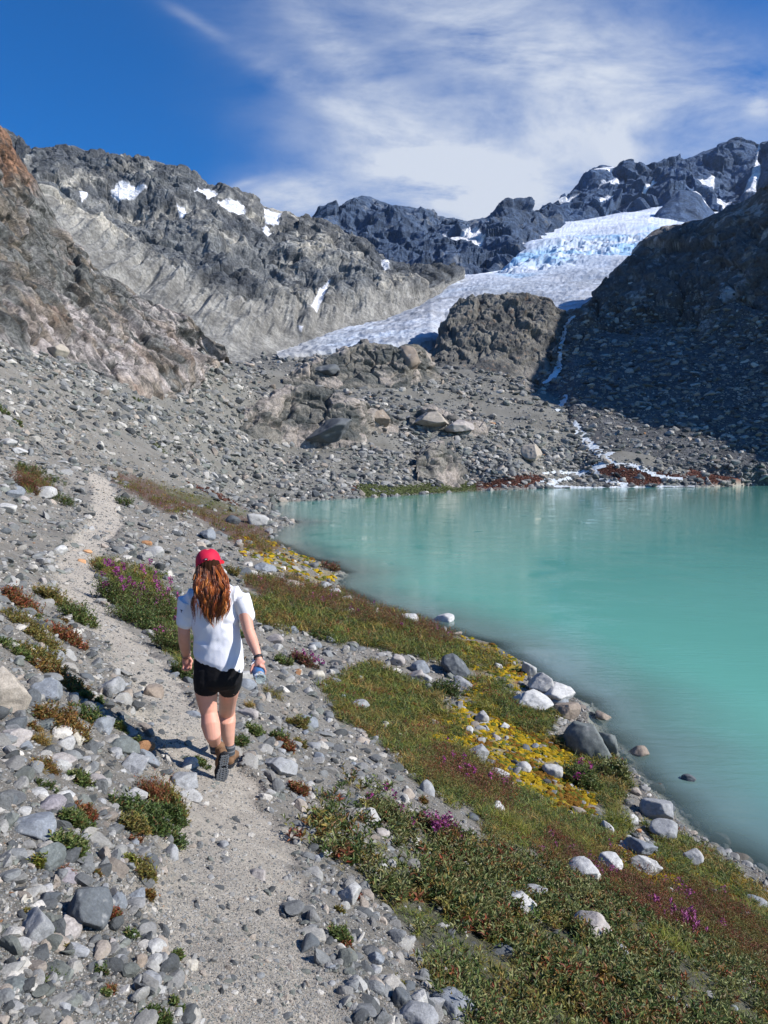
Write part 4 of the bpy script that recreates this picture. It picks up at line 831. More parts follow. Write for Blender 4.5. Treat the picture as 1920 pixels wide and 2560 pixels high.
def leafy(base, h, spread, nst, nlf, ll, lw, kind, r, lean=.5):
    """leafy shoots rising from each base point; all arguments per plant"""
    n = len(base); B = np.repeat(base, nst, 0); m = len(B); hh = np.repeat(h, nst)*r.uniform(.6, 1.1, m); sp_ = np.repeat(spread, nst); a = r.uniform(0, 6.283, m)
    B = B + np.stack([np.cos(a), np.sin(a), 0*a], 1)*(sp_*r.uniform(0, .6, m))[:, None]; a2 = a + r.normal(0, .6, m)
    sd_ = unit(np.stack([np.cos(a2)*lean, np.sin(a2)*lean, np.ones(m)], 1)); parts = []
    t = np.tile(np.linspace(.18, 1, nlf), m) + r.uniform(-.05, .05, m*nlf); BB = np.repeat(B, nlf, 0); SD = np.repeat(sd_, nlf, 0); HH = np.repeat(hh, nlf)
    ph = np.tile(np.arange(nlf)*2.4, m) + np.repeat(r.uniform(0, 6.28, m), nlf); pos = BB + SD*(HH*t)[:, None]
    el = np.interp(t, [0, 1], [.1, 1.0]) + r.normal(0, .3, len(t)); dr = unit(np.stack([np.cos(ph), np.sin(ph), el], 1) + SD*.3)
    sz = np.repeat(np.repeat(ll, nst), nlf)*r.uniform(.65, 1.2, len(t))*np.interp(t, [0, .6, 1], [.8, 1, .7]); wz = sz*lw
    c = pickc(kind, len(t), r); parts.append(leaf_mesh(pos, dr, sz, wz, c, r))
    wst = np.maximum(np.repeat(ll, nst)*.05, .0012); parts.append(leaf_mesh(B, sd_, hh, wst, np.array([(.13, .07, .04)])*r.uniform(.6, 1.3, (m, 1)), r, 0, .1))
    return join(parts)
def blades(base, h, w, kind, r, per=7, spread=.03, lean=.45):
    n = len(base)*per; B = np.repeat(base, per, 0) + np.concatenate([r.normal(0, 1, (n, 2))*np.repeat(spread, per)[:, None], np.zeros((n, 1))], 1)
    d = unit(np.concatenate([r.normal(0, lean, (n, 2)), np.ones((n, 1))], 1)); hh = np.repeat(h, per)*r.uniform(.5, 1.15, n)
    return leaf_mesh(B, d, hh, np.repeat(w, per), pickc(kind, n, r), r, .1, 1.2)
def petals(base, r, size, tint=None):
    n = len(base); c = np.array([(.36,.05,.22),(.27,.06,.22),(.42,.12,.30),(.20,.04,.12)])[r.integers(0, 4, n)]*r.uniform(.7, 1.2, (n, 1))
    return leaf_mesh(base, r.normal(0, 1, (n, 3)), size*r.uniform(.6, 1.2, n), size*r.uniform(.5, 1, n), c, r, .2, .3)
r4 = np.random.default_rng(44)
def zone(nm): return Z[nm].reshape(shp)
near_ = (1 - smooth(60, 110, fy)).reshape(shp)
def samp(w, n):
    X, i, j, _ = sample_surface(GP, w, n, r4, (-120, 1790), (0, 2450)); X = X.copy(); return X, i, j
pxs = lambda d, a: a*d/F
def stuff(nm, parts, mat): tag(mesh_np(nm, *join(parts), mat), kind='stuff')
# leafy ground cover of the near bank
X, i, j = samp(zone('leafy')*near_*np.clip(.45 + 2.8*fbm(p0, .7, 4, .6, seed=78).reshape(shp), .02, 1.5), 2400); d = X[:, 1]; kinds = fbm(X, .5, 3, seed=90)
parts = []
for kd, lo, hi in (('sage', -.12, 9), ('deep', -.3, .0), ('olive', -9, -.18), ('autumn', -.24, -.14), ('red', .02, .08), ('sage', .1, 9)):
    s = (kinds > lo) & (kinds < hi); s &= r4.uniform(size=len(X)) < .8
    if s.sum() < 3: continue
    parts.append(leafy(X[s], r4.uniform(.07, .19, s.sum()), np.full(s.sum(), .10), 3, 8, np.clip(pxs(d[s], 22), .035, .075), .34, kd, r4, .55))
stuff('leafy_ground_cover', parts, M_leaf)
# heather and fireweed turf
X, i, j = samp(zone('heather')*(1 - .9*mo[:, 0].reshape(shp))*near_, 5200); d = X[:, 1]; kk = fbm(X, 1.0, 3, seed=91); parts = []
for kd, s in (('heather', kk > -.05), ('red', (kk < .1) & (kk > -.15)), ('olive', kk < -.05)):
    s = s & (r4.uniform(size=len(X)) < .8); parts.append(leafy(X[s], np.clip(pxs(d[s], 30), .12, .45), np.clip(pxs(d[s], 12), .04, .3), 3, 7, np.clip(pxs(d[s], 8), .015, .12), .22, kd, r4, .25))
stuff('heather', parts, M_leaf)
s = r4.uniform(size=len(X)) < .05; s &= kk > .12; B = np.repeat(X[s], 9, 0); dd_ = np.repeat(d[s], 9)
B = B + np.stack([r4.normal(0, 1, len(B))*pxs(dd_, 3), r4.normal(0, 1, len(B))*pxs(dd_, 3), np.clip(pxs(dd_, 30), .12, .45)*r4.uniform(.75, 1.25, len(B))], 1)
stuff('fireweed_blossom', [petals(B, r4, np.clip(pxs(dd_, 5), .01, .09))], M_flower)
# grass
X, i, j = samp(np.clip(zone('grass') + .12*zone('leafy') + .25*zone('heather'), 0, 1)*(1 - .72*mo[:, 0].reshape(shp))*near_, 9500); d = X[:, 1]; kk = fbm(X, 1.3, 3, seed=92); parts = []
for kd, s in (('grass', kk > -.1), ('green', (kk > .1)), ('straw', kk < -.18), ('olive', kk < .05)):
    s = s & (r4.uniform(size=len(X)) < .85); parts.append(blades(X[s], np.clip(pxs(d[s], 22), .07, .5), np.clip(pxs(d[s], 1.5), .002, .05), kd, r4, 7, np.clip(pxs(d[s], 5), .015, .2)))
stuff('grass', parts, M_leaf)
# small mixed herbs through the grassy strips
X, i, j = samp((zone('grass') + .5*zone('heather'))*(1 - .85*mo[:, 0].reshape(shp))*near_, 3000); d = X[:, 1]; kk = fbm(X, 1.0, 3, seed=93); parts = []
for kd, s in (('deep', kk > .0), ('green', kk > -.1), ('red', kk < -.1), ('sage', (kk < .1) & (d < 14))):
    s = s & (r4.uniform(size=len(X)) < .7); parts.append(leafy(X[s], np.clip(pxs(d[s], 16), .06, .4), np.clip(pxs(d[s], 12), .05, .3), 3, 7, np.clip(pxs(d[s], 8), .018, .12), .35, kd, r4, .5))
stuff('low_herbs', parts, M_leaf)
# moss cushions
mz = (mo[:, 0]).reshape(shp); X, i, j = samp(mz*near_*np.clip(.5 + 2.5*fbm(q_, .25, 3, seed=80).reshape(shp), .05, 1.5), 6500); d = X[:, 1]; k2 = fbm(X, .8, 3, seed=94)
mc = np.where((k2 > -.12)[:, None], np.array([.34, .225, .012]), np.array([.17, .085, .014]))*r4.uniform(.7, 1.3, (len(X), 1)); gm = r4.uniform(size=len(X)) < .33; mc[gm] = np.array([.11, .12, .018])
tag(merged_stones('moss', X, np.clip(pxs(d, 1)*r4.uniform(3, 8, len(X)), .012, .5), mc, np.full(len(X), 9.0), r4, M_moss, flat=.5), kind='stuff')
# far shore: red bog plants and green fringe as low cushions
X, i, j = samp(np.clip(zone('heather') + zone('grass'), 0, 1)*(1-near_)*(fy > 100).reshape(shp), 11000); d = X[:, 1]; uu, vv = proj(X)
isg = polymask(uu, vv, [(770,1040),(1025,1035),(1030,1070),(770,1080)], 2) > .5
bc = np.where(isg[:, None], np.array([.07, .085, .03]), np.array([.085, .038, .028]))*r4.uniform(.5, 1.5, (len(X), 1))
tag(merged_stones('bog_plants', X, r4.uniform(.18, .42, len(X)), bc, np.full(len(X), 3.0), r4, M_moss, flat=.5), kind='stuff')

# single plants and shrubs: an empty with its foliage, stalks and flowers
def plant(u, v, w, h, kind, label, group, leafpx=9, form='leafy', flowers=0, lw=.36, name='shrub', cat='shrub', n=None):
    if form == 'tuft': name, cat = 'grass_tuft', 'grass tuft'
    b0 = hit(u, v + h*.40); d = b0[1]; R = w/2*d/F; Hh = h*d/F*(.5 if group == 'leafy plants left of the trail' else .7); r = np.random.default_rng(int(u*7 + v*13)); k = n or int(8 + w*h/75); leafpx *= 1.35
    a = r.uniform(0, 6.283, k); rr = np.sqrt(r.uniform(0, 1, k))*R*r.uniform(.6, 1.25, k); bx = b0[0] + np.cos(a)*rr; by = b0[1] + np.sin(a)*rr*.8; bz = ground_z(bx, by)
    B = np.stack([bx, by, bz], 1) - b0; hp = Hh*np.sqrt(np.clip(1 - (rr/R)**2*.6, .12, 1))*r.uniform(.4, 1.3, k); ls = leafpx*d/F
    root = bpy.data.objects.new(name, None); col.objects.link(root); root.location = b0; tag(root, label, cat, group)
    if form == 'leafy':
        p = leafy(B, hp, np.full(k, R*.25), 3, 9, np.full(k, ls), lw, kind, r, .45); nl = k*3*9*5; nf = k*3*9*4
        mesh_np('foliage', p[0][:nl], p[1][:nf], p[2][:nl], M_leaf, parent=root); mesh_np('stems', p[0][nl:], p[1][nf:] - nl, p[2][nl:], M_leaf, parent=root)
    elif form == 'tuft':
        mesh_np('blades', *blades(B, hp, np.full(k, max(.0018, 1.3*d/F)), kind, r, 8, np.full(k, R*.2), .5), M_leaf, parent=root)
    if flowers:
        q = np.concatenate([np.stack([r.normal(0, ls*.12, 11), r.normal(0, ls*.12, 11), np.linspace(0, ls*1.2, 11)], 1)]); hd_ = mesh_np('flower_head', *petals(q, r, np.full(11, ls*.8)), M_flower, parent=root)
        for n_f, s in enumerate(r.integers(0, k, min(flowers, 34))):
            f_ = hd_ if n_f == 0 else bpy.data.objects.new('flower_head', hd_.data)
            if n_f: col.objects.link(f_); f_.parent = root
            f_.location = (B[s][0] + r.normal(0, ls), B[s][1] + r.normal(0, ls), B[s][2] + hp[s]*r.uniform(.9, 1.3)); f_.rotation_euler = (0, 0, r.uniform(0, 6.28))
G1, G2, G3 = 'leafy plants left of the trail', 'low plants in the rubble of the lower left', 'tufts on the slope beside the upper trail'
for a in [(262,1275,110,100,'green','big fireweed bush with the brightest magenta tops, first on the lake side of the trail','fireweed bushes by the trail',6,'leafy',60,.35),
    (335,1295,110,110,'green','fireweed bush with magenta fringe between the biggest one and the hiker','fireweed bushes by the trail',6,'leafy',50,.35),
    (300,1325,120,80,'deep','dark green lower part of the fireweed thicket facing the trail','fireweed bushes by the trail',6,'leafy',0,.4),
    (375,1370,90,110,'green',"leafy bush touching the hiker's left sleeve",'fireweed bushes by the trail',6,'leafy',10,.38),
    (392,1440,50,60,'deep',"small dark leafy bush behind the hiker's left hand",'fireweed bushes by the trail',6,'leafy',0,.38),
    (40,1290,90,60,'red','reddish leafy plant at the left edge, highest of its cluster',G1,7), (105,1275,64,70,'olive','olive leafy plant between the reddish one and the trail',G1,7),
    (160,1310,70,84,'green','bright green leafy plant hanging over the left margin of the trail',G1,7), (60,1345,110,70,'olive','wide olive plant with red stems below the reddish one',G1,7),
    (140,1365,80,60,'red','red-leaved low plant beside the pinkish stone near the trail',G1,7), (20,1395,80,40,'green','flat green rosette plant at the left edge',G1,8), (80,1405,90,70,'olive','olive bushy plant in the middle of the left cluster',G1,8),
    (120,1450,110,60,'autumn','autumn coloured low plant above the blue speckled slab',G1,8), (150,1480,70,40,'green','small green plant right of the autumn coloured one',G1,8),
    (128,1545,104,96,'autumn','orange-leaved shrub with dark green tips below the blue speckled slab',G1,9),
    (178,1535,60,60,'deep','dark green shoots on the right side of the orange-leaved shrub',G1,9), (70,1585,34,60,'straw','tuft of yellow grass beside the dark rounded stone',G2,9,'tuft'),
    (62,1650,30,40,'straw','little tuft of rusty grass between pinkish boulders',G2,9,'tuft'), (85,1650,50,40,'autumn','rusty low plant right of the tuft of rusty grass',G2,6),
    (155,1680,44,38,'green','small green plant with pointed leaves below the pinkish white boulder',G2,11), (245,1566,34,26,'green','small green plant beside the shadowed blue rock',G2,8),
    (310,1765,130,60,'deep','widest green leafy mat left of the lower trail',G2,11), (275,1775,60,50,'olive','olive leaves at the left end of the green leafy mat',G2,10), (365,1760,50,44,'deep','dark green leaves at the right end of the green leafy mat',G2,10),
    (322,1700,50,90,'red','tall reddish stalks standing above the green leafy mat',G2,8,'leafy',0,.22), (355,1715,60,60,'olive','sprawling olive shoots right of the reddish stalks',G2,9),
    (145,1768,60,44,'green','green pointed-leaved plant right of the purple-grey boulder',G2,12), (165,1750,50,30,'red','dark red rosette next to a pale stone',G2,9), (132,1822,70,52,'green','bright green plant growing at the corner of the oblong blue-grey boulder',G2,14),
    (60,1858,24,36,'grass','yellow-green sprig left of the round dark boulder',G2,11), (298,1880,38,48,'olive','thin plant with reddish tips left of the trail',G2,10), (268,1858,26,24,'grass','yellow-green sprig above a red leaf',G2,9),
    (222,1975,24,34,'red','red and green sprig behind the large dark angular boulder',G2,9), (258,2020,32,20,'deep','dark green sprig below the upright pointed stone',G2,9), (304,1930,20,24,'autumn','tiny brown sprig left of the lower trail',G2,8),
    (318,2200,64,40,'deep','dark green plant cut by the bottom edge',G2,12), (360,2170,32,18,'green','small green sprig near the bottom edge',G2,9), (366,2066,24,22,'green','small green sprig beside the brown egg-shaped pebble',G2,9), (732,2018,36,44,'green','small green plant alone in the gravel strip right of the trail',G2,10),
    (420,1645,44,22,'deep','dark green plant growing on the pale square block by the boots',G2,8), (508,1598,42,34,'deep',"green plant right behind the hiker's calves",'plants right of the hiker',9), (545,1576,46,28,'green','green rosette right of the calves','plants right of the hiker',9),
    (600,1590,40,28,'green','green rosette further right of the hiker','plants right of the hiker',8), (532,1517,26,32,'straw','small grass tuft right of the thighs','plants right of the hiker',8,'tuft'), (585,1490,50,36,'olive',"olive tuft right of the water bottle",'plants right of the hiker',8,'tuft'),
    (612,1606,36,34,'red','reddish tuft at the edge of the trail','plants right of the hiker',8), (640,1560,40,30,'olive','olive rosette in the gravel below the olive tuft','plants right of the hiker',8), (610,1425,44,28,'green',"green rosette right of the hiker's right wrist",'plants right of the hiker',7),
    (650,1420,60,40,'heather','heather tuft with a few pink flowers in the gravel','plants right of the hiker',6,'leafy',8),
    (640,1700,46,34,'red','orange-red sprig right of the long dark grey slab','plants right of the hiker',8),
    (965,1482,62,50,'deep','dark green shrub in front of the big dark rounded boulder','plants of the shore bank',7), (695,1370,60,24,'deep','dark green low bush in the heather band','plants of the shore bank',6),
    (1050,1520,76,46,'grass','dense bright grass tussock inland of the white rock ridge','plants of the shore bank',8,'tuft'), (1110,1770,90,60,'grass','lush green grass tussock, the left one of the pair below the moss','plants of the shore bank',9,'tuft'),
    (1240,1800,100,60,'grass','lush green grass tussock, the right one of the pair below the moss','plants of the shore bank',9,'tuft'), (1350,1760,60,70,'grass','grass tussock right beside the pointed grey shore boulder','plants of the shore bank',9,'tuft'),
    (1340,1662,64,60,'sage','young willow with silvery round leaves leaning over the water','plants of the shore bank',9,'leafy',0,.55), (1270,1670,70,70,'green','leafy fireweed shoots inland of the young willow','plants of the shore bank',8,'leafy',4),
    (1010,1670,110,50,'heather','thick dark heather clump below the yellow moss','plants of the shore bank',6,'leafy',8), (712,1222,44,26,'heather','reddish tuft on the tip of the shore point','plants of the shore bank',5),
    (1470,2020,90,60,'grass','bright grass tussock among the red heather near the right edge','plants of the shore bank',9,'tuft'), (1500,1985,120,50,'heather','heather with vivid magenta blossoms near the right edge','plants of the shore bank',7,'leafy',40),
    (960,1790,90,50,'heather','fireweed clump with magenta blossoms in the gravel above the shrubs','plants of the shore bank',7,'leafy',26), (840,1745,90,60,'sage','sage-green shrub at the upper edge of the leafy slope','plants of the shore bank',9,'leafy',6),
    (128,1072,64,36,'deep','dark green round bush left of the upper trail',G3,4), (60,1038,70,44,'heather','reddish heather cushion left of the upper trail',G3,4), (85,1020,110,20,'deep','green strip of plants above the reddish heather cushion',G3,4),
    (15,888,32,20,'green','green tuft at the left edge high on the scree',G3,4), (45,912,22,14,'green','small green tuft right of the one at the left edge',G3,4), (270,1082,44,30,'deep','dark bush at the end of the visible trail',G3,4),
    (345,968,30,12,'green','small green tuft far up the scree above the trail',G3,3), (505,1235,30,30,'olive',"olive tuft right of the hiker's neck",G3,5), (300,862,20,10,'green','tiny green tuft at the foot of the pale slabs',G3,3), (15,690,30,14,'deep','dark tuft on the pale slabs at the left edge',G3,3)]:
    plant(*a)
# the rest of the small sprigs in the rubble, each its own
wsp = ((1-smooth(16, 26, fy)).reshape(shp))*(sdist > .4).reshape(shp)*(1-veg)*(1-TRM); X, i, j = samp(wsp, 46)
for k in range(len(X)):
    u, v = proj(X[k])
    if u < 10 or u > 1650 or v > 2200: continue
    kd = ['green', 'olive', 'red', 'deep', 'autumn'][k % 5]; zn = 'in the rubble left of the trail' if u < 450 else 'in the gravel right of the trail'
    w = r4.uniform(18, 38); plant(u, v, w, w*.8, kd, {'green': 'green', 'olive': 'olive', 'red': 'reddish', 'deep': 'dark green', 'autumn': 'rusty'}[kd] + ' little sprig of leaves ' + zn, 'little sprigs ' + zn, 7.5, name='sprig', cat='plant', n=9)
# ------------------------------------------------------------------ the hiker
from mathutils.bvhtree import BVHTree
DP = 5.32; PXM = DP/F
def wp(u, v, d=DP): return np.array(pix(u, v, d), float)
def tube(pts, seg=20, cap=True, tilt=0.0):
    """pts: (world point, radius across, radius along the view[, drop per metre across])"""
    P = np.array([p[0] for p in pts]); ra = [p[1] for p in pts]; rb = [p[2] for p in pts]; tl = [p[3] if len(p) > 3 else 0 for p in pts]
    T = unit(np.gradient(P, axis=0)); V = []; n = len(P); an = np.linspace(0, 2*math.pi, seg, endpoint=False)
    rings = []
    for k in range(n):
        ref = np.array([1.0, 0, 0]) if abs(T[k][0]) < .85 else np.array([0, 1.0, 0])
        A = unit(ref - T[k]*(ref @ T[k])); B = np.cross(T[k], A); rings.append((P[k], A, B, ra[k], rb[k], tl[k], T[k]))
    full = []
    if cap:
        p, A, B, a, b, t_, T0 = rings[0]
        for s in (.35, .7, .92): full.append((p - T0*min(a, b)*math.sqrt(1-s*s)*.9, A, B, a*s, b*s, t_))
    full += [r[:6] for r in rings]
    if cap:
        p, A, B, a, b, t_, T0 = rings[-1]
        for s in (.92, .7, .35): full.append((p + T0*min(a, b)*math.sqrt(1-s*s)*.9, A, B, a*s, b*s, t_))
    for p, A, B, a, b, t_ in full:
        off = np.outer(np.cos(an)*a, A) + np.outer(np.sin(an)*b, B); X = p + off; X[:, 2] -= t_*off[:, 0]; V.append(X)
    V = np.concatenate(V); m = len(full); Fc = []
    for k in range(m-1):
        for s in range(seg): a = k*seg + s; b = k*seg + (s+1) % seg; Fc += [(a, b, b+seg), (a, b+seg, a+seg)]
    c0 = len(V); V = np.concatenate([V, [full[0][0]], [full[-1][0]]])
    for s in range(seg): Fc += [(c0, (s+1) % seg, s), (c0+1, (m-1)*seg + s, (m-1)*seg + (s+1) % seg)]
    return V, np.array(Fc)
def ell(c, r, rot=None):
    v, f = ICO[3]; X = v*np.array(r)
    if rot is not None: X = X @ rot.T
    return X + c, f
def fuse(name, parts, voxel, smooth_it=6, root=None, mat=None, post=None):
    """join overlapping volumes into one continuous skin"""
    V, Fc, off = [], [], 0
    for v, f in parts: V.append(v); Fc.append(f + off); off += len(v)
    o = mesh_np(name, np.concatenate(V), np.concatenate(Fc), None, mat, True)
    m = o.modifiers.new('r', 'REMESH'); m.mode = 'VOXEL'; m.voxel_size = voxel; s = o.modifiers.new('s', 'SMOOTH'); s.iterations = smooth_it; s.factor = .5
    dg = bpy.context.evaluated_depsgraph_get(); me = bpy.data.meshes.new_from_object(o.evaluated_get(dg)); old = o.data; o.modifiers.clear(); o.data = me; bpy.data.meshes.remove(old); me.name = name
    n = len(me.vertices); co = np.zeros(n*3, np.float32); me.vertices.foreach_get('co', co); co = co.reshape(-1, 3).astype(float); no = np.zeros(n*3, np.float32); me.vertices.foreach_get('normal', no); no = no.reshape(-1, 3)
    colr = None
    if post: co, colr = post(co, no)
    me.vertices.foreach_set('co', (co - root_loc).astype(np.float32).ravel()); me.polygons.foreach_set('use_smooth', np.ones(len(me.polygons), bool))
    at = me.color_attributes.new('col', 'FLOAT_COLOR', 'POINT'); c = np.ones((n, 4), np.float32)
    if colr is not None: c[:, :3] = colr
    at.data.foreach_set('color', c.ravel()); me.update()
    if mat and not me.materials: me.materials.append(mat)
    o.parent = root; return o
def simple_mat(name, color=None, rough=.6, spec=.3, bump=0, bs=200, sss=0, dist=.002):
    m, t, b, o = new_mat(name)
    if color is None:
        at = N(t, 'ShaderNodeAttribute', attribute_name='col'); t.links.new(at.outputs['Color'], b.inputs['Base Color'])
    else: b.inputs['Base Color'].default_value = (*color, 1)
    b.inputs['Roughness'].default_value = rough; b.inputs['Specular IOR Level'].default_value = spec
    if sss: b.inputs['Subsurface Weight'].default_value = sss; b.inputs['Subsurface Radius'].default_value = (.02, .008, .004)
    if bump:
        geo = N(t, 'ShaderNodeNewGeometry'); n = N(t, 'ShaderNodeTexNoise', in_Scale=bs, in_Detail=4); t.links.new(geo.outputs['Position'], n.inputs['Vector'])
        bp = N(t, 'ShaderNodeBump', in_Strength=bump, in_Distance=dist); t.links.new(n.outputs['Fac'], bp.inputs['Height']); t.links.new(bp.outputs[0], b.inputs['Normal'])
    return m
M_skin = simple_mat('skin', None, .5, .35, .2, 150, .12); M_shirt = simple_mat('white_cotton', None, .85, .2, .5, 400)
M_short = simple_mat('black_jersey', (.008, .008, .01), .8, .2, .3, 300); M_hair = simple_mat('auburn_hair', None, .38, .5); M_cap = simple_mat('red_cap_cloth', None, .7, .25, .4, 500)
M_boot = simple_mat('brown_suede', None, .9, .2, .8, 250, dist=.004); M_sole = simple_mat('black_rubber', (.016, .017, .02), .8, .2); M_sock = simple_mat('grey_wool', None, .95, .1, .9, 300)
M_band = simple_mat('dark_strap', (.02, .02, .025), .4, .4)
px = lambda n, d=DP: n*d/F
toeL = hit(474, 1690); heelR0 = hit(492, 1668)
root_loc = np.array([toeL[0], toeL[1] + .12, toeL[2]])
person = bpy.data.objects.new('person', None); col.objects.link(person); person.location = root_loc
tag(person, 'long-haired hiker in red cap, white t-shirt and black shorts walking away along the trail', 'person')
dR = heelR0[1] + .12; dL = toeL[1]
def R_(u, v, d, a, b): return (wp(u, v, d), px(a, d), px(b, d))
def skin_post(co, no):
    c = np.array([.61, .315, .23])*(1 + .10*fbm(co, .05, 4)[:, None]); u, v = proj(co)
    c = c*(1 + np.outer(fbm(co, .25, 2, seed=2)*.15, [1, -.1, -.2])); hd = (smooth(1414, 1428, v)*(v < 1460)*((u < 425) | (u > 535)))[:, None]; c = c*(1-hd*.35) + np.array([.58, .22, .18])*hd*.35
    return co, c
B = []
# head with face turned away along the trail
hc = wp(451, 1217, DP + .02); B.append(ell(hc, (.074, .092, .108))); B.append(ell(hc + [0, .055, -.062], (.052, .052, .048)))
B.append(ell(hc + [0, .103, -.022], (.013, .018, .024))); B.append(ell(hc + [0, .092, -.062], (.026, .012, .010)))
for s in (-1, 1): B.append(ell(hc + [s*.075, .0, -.01], (.010, .018, .030))); B.append(ell(hc + [s*.030, .078, .012], (.016, .016, .012)))
B.append(tube([R_(455, 1228, DP + .02, 17, 17), R_(462, 1262, DP, 18, 18), R_(463, 1285, DP, 34, 22)]))
B.append(tube([R_(462, 1282, DP, 44, 24), R_(463, 1320, DP, 46, 29), R_(468, 1370, DP, 42, 27), R_(471, 1430, DP, 48, 31), R_(471, 1460, DP, 48, 32)]))
# arms
B.append(tube([R_(405, 1308, DP, 14, 15), R_(399, 1335, DP, 15, 15.5), R_(397.5, 1364, DP + .01, 13, 14), R_(398, 1382, DP + .06, 13, 13), R_(400, 1400, DP + .14, 11.5, 11), R_(402, 1414, DP + .21, 8.6, 7.5)]))
B.append(tube([R_(518, 1303, DP, 13, 15), R_(529, 1325, DP - .02, 14, 15), R_(537, 1362, DP - .06, 12.5, 13), R_(544, 1382, DP - .10, 12.5, 12.5), R_(553, 1405, DP - .16, 9.8, 9.5), R_(559, 1424, DP - .20, 7.8, 7)]))
# legs
B.append(tube([R_(446, 1462, DP, 27, 29), R_(446, 1495, DP + .02, 25, 27), R_(448, 1520, DP + .02, 20.5, 22), R_(452, 1542, DP + .01, 18, 19), R_(455, 1566, DP - .03, 21, 21), R_(459, 1585, DP - .06, 18.5, 18), R_(465, 1605, dL + .03, 12.5, 13), R_(468, 1622, dL + .02, 11, 12)]))
B.append(tube([R_(497, 1460, DP, 25, 28), R_(495, 1490, DP*.7 + dR*.3, 22.5, 25), R_(492, 1515, DP*.35 + dR*.65, 19, 20.5), R_(490, 1535, dR, 17.8, 19), R_(490.5, 1558, dR - .01, 19, 20), R_(492, 1585, dR - .01, 15.5, 16.5), R_(495, 1606, dR, 11, 12), R_(495, 1625, dR, 10, 12)]))
# left hand, palm back, fingers curled
wl = wp(402, 1414, DP + .21); B.append(tube([(wl, .028, .022), (wl + [.000, .015, -.035], .037, .018), (wl + [.004, .015, -.075], .040, .016)]))
for k, (dx, l) in enumerate([(-.030, .85), (-.010, 1.0), (.010, .95), (.029, .75)]):
    b = wl + [.004 + dx, .012, -.078]; B.append(tube([(b, .0095, .0095), (b + [0, -.004, -.030*l], .009, .009), (b + [0, -.030*l, -.042*l], .0085, .0085), (b + [.001, -.048*l, -.026*l], .0075, .0075)], 10))
B.append(tube([(wl + [.022, .01, -.025], .012, .012), (wl + [.045, .0, -.052], .0105, .0105), (wl + [.036, -.02, -.075], .009, .009)], 10))
# right hand closed over the bottle
b0, b1 = wp(562.5, 1468, DP - .33), wp(550, 1428, DP - .08); bax = unit(b1 - b0); BR = px(12.6, DP - .3)
wr = wp(559, 1424, DP - .20); hcn = b0 + bax*.135; sx = unit(np.cross(bax, np.array([0, 0, 1.0]))); sx = sx if sx[0] > 0 else -sx; uz = unit(np.cross(sx, bax)); uz = uz if uz[2] > 0 else -uz
def ring(off, ang, rr): a = math.radians(ang); return b0 + bax*off + (sx*math.cos(a) + uz*math.sin(a))*rr
B.append(tube([(wr, .025, .020), (wr*.45 + ring(.13, 80, BR + .013)*.55, .033, .018), (ring(.125, 70, BR + .013), .040, .016)]))
for k, l in enumerate((.92, 1.0, .96, .8)):
    o_ = .165 - k*.0215; B.append(tube([(ring(o_, 78, BR + .013), .0105, .0105), (ring(o_, 40, BR + .012), .0098, .0098), (ring(o_ - .003, 40 - 38*l, BR + .011), .0092, .0092), (ring(o_ - .006, 40 - 74*l, BR + .009), .008, .008)], 10))
B.append(tube([(ring(.150, 95, BR + .012), .013, .013), (ring(.135, 135, BR + .012), .0115, .0115), (ring(.118, 168, BR + .010), .0105, .0105), (ring(.108, 188, BR + .009), .009, .009)], 10))
body = fuse('body', B, .0052, 4, person, M_skin, skin_post)
# eyes
for s in (-1, 1):
    v_, f_ = ell(hc + np.array([s*.030, .088, .012]) - root_loc, (.011, .008, .007)); mesh_np('eye', v_, f_, np.array([.7, .7, .68])*np.ones((len(v_), 1)), simple_mat('eye_white', (.7, .7, .68), .2), True, person)
# t-shirt
def RS(u, v, a, b, t=0, d=DP): return (wp(u, v, d), px(a, d), px(b, d), t)
SH = [tube([RS(459, 1258, 22, 22), RS(460, 1266, 34, 25), RS(461, 1274, 48, 27), RS(462, 1290, 58, 30), RS(463, 1320, 49.5, 33), RS(466, 1350, 50.5, 33), RS(470, 1378, 51, 32, .03), RS(472, 1402, 53.5, 35, .12), RS(472.5, 1420, 55, 37, .24), RS(472.5, 1426, 55, 37.5, .30)], 28, cap=True)]
SH.append(tube([RS(424, 1294, 19, 22), RS(413, 1291, 20, 21.5), RS(404.5, 1298, 21, 21.5), RS(403, 1310, 19.5, 21), RS(400.5, 1330, 17.5, 19.5), RS(399.5, 1344, 17, 19)], 20))
SH.append(tube([RS(500, 1290, 19, 22), RS(511, 1287, 20.5, 22), RS(520, 1293, 21.5, 22), RS(526.5, 1308, 19, 21), RS(531, 1322, 17.5, 19), RS(533.5, 1332, 17, 18.5, -.2)], 20))
def shirt_post(co, no):
    u, v = proj(co); z_ = co[:, 2]; m = smooth(1270, 1330, v)
    q = np.stack([u/46 + v/95, v/42 - u/120, co[:, 1]*6], 1); a1 = 1 - np.abs(perlin(q))*2; a2 = perlin(q*2.3 + 9); q3 = np.stack([(u + (v-1340)*.55)/17, v/120, co[:, 1]*5], 1); a3 = perlin(q3)
    hem = 1 - .75*smooth(1385, 1412, v + (u-471)*.28); d = (a1*.0058 + a2*.0030)*(.4 + .6*m)*hem + a3*.0050*smooth(1330, 1385, v)*hem
    yo = .010*np.exp(-((v - 1342 - .18*(u-455))/7)**2)*(no[:, 1] < 0)*(u > 480)       # crease under the shoulder blade
    d = d - yo; d = np.clip(d, -.012, .014); return co + no*d[:, None], np.array([.74, .745, .80])*(1 + .03*a2[:, None])
shirt = fuse('t_shirt', SH, .0058, 3, person, M_shirt, shirt_post)
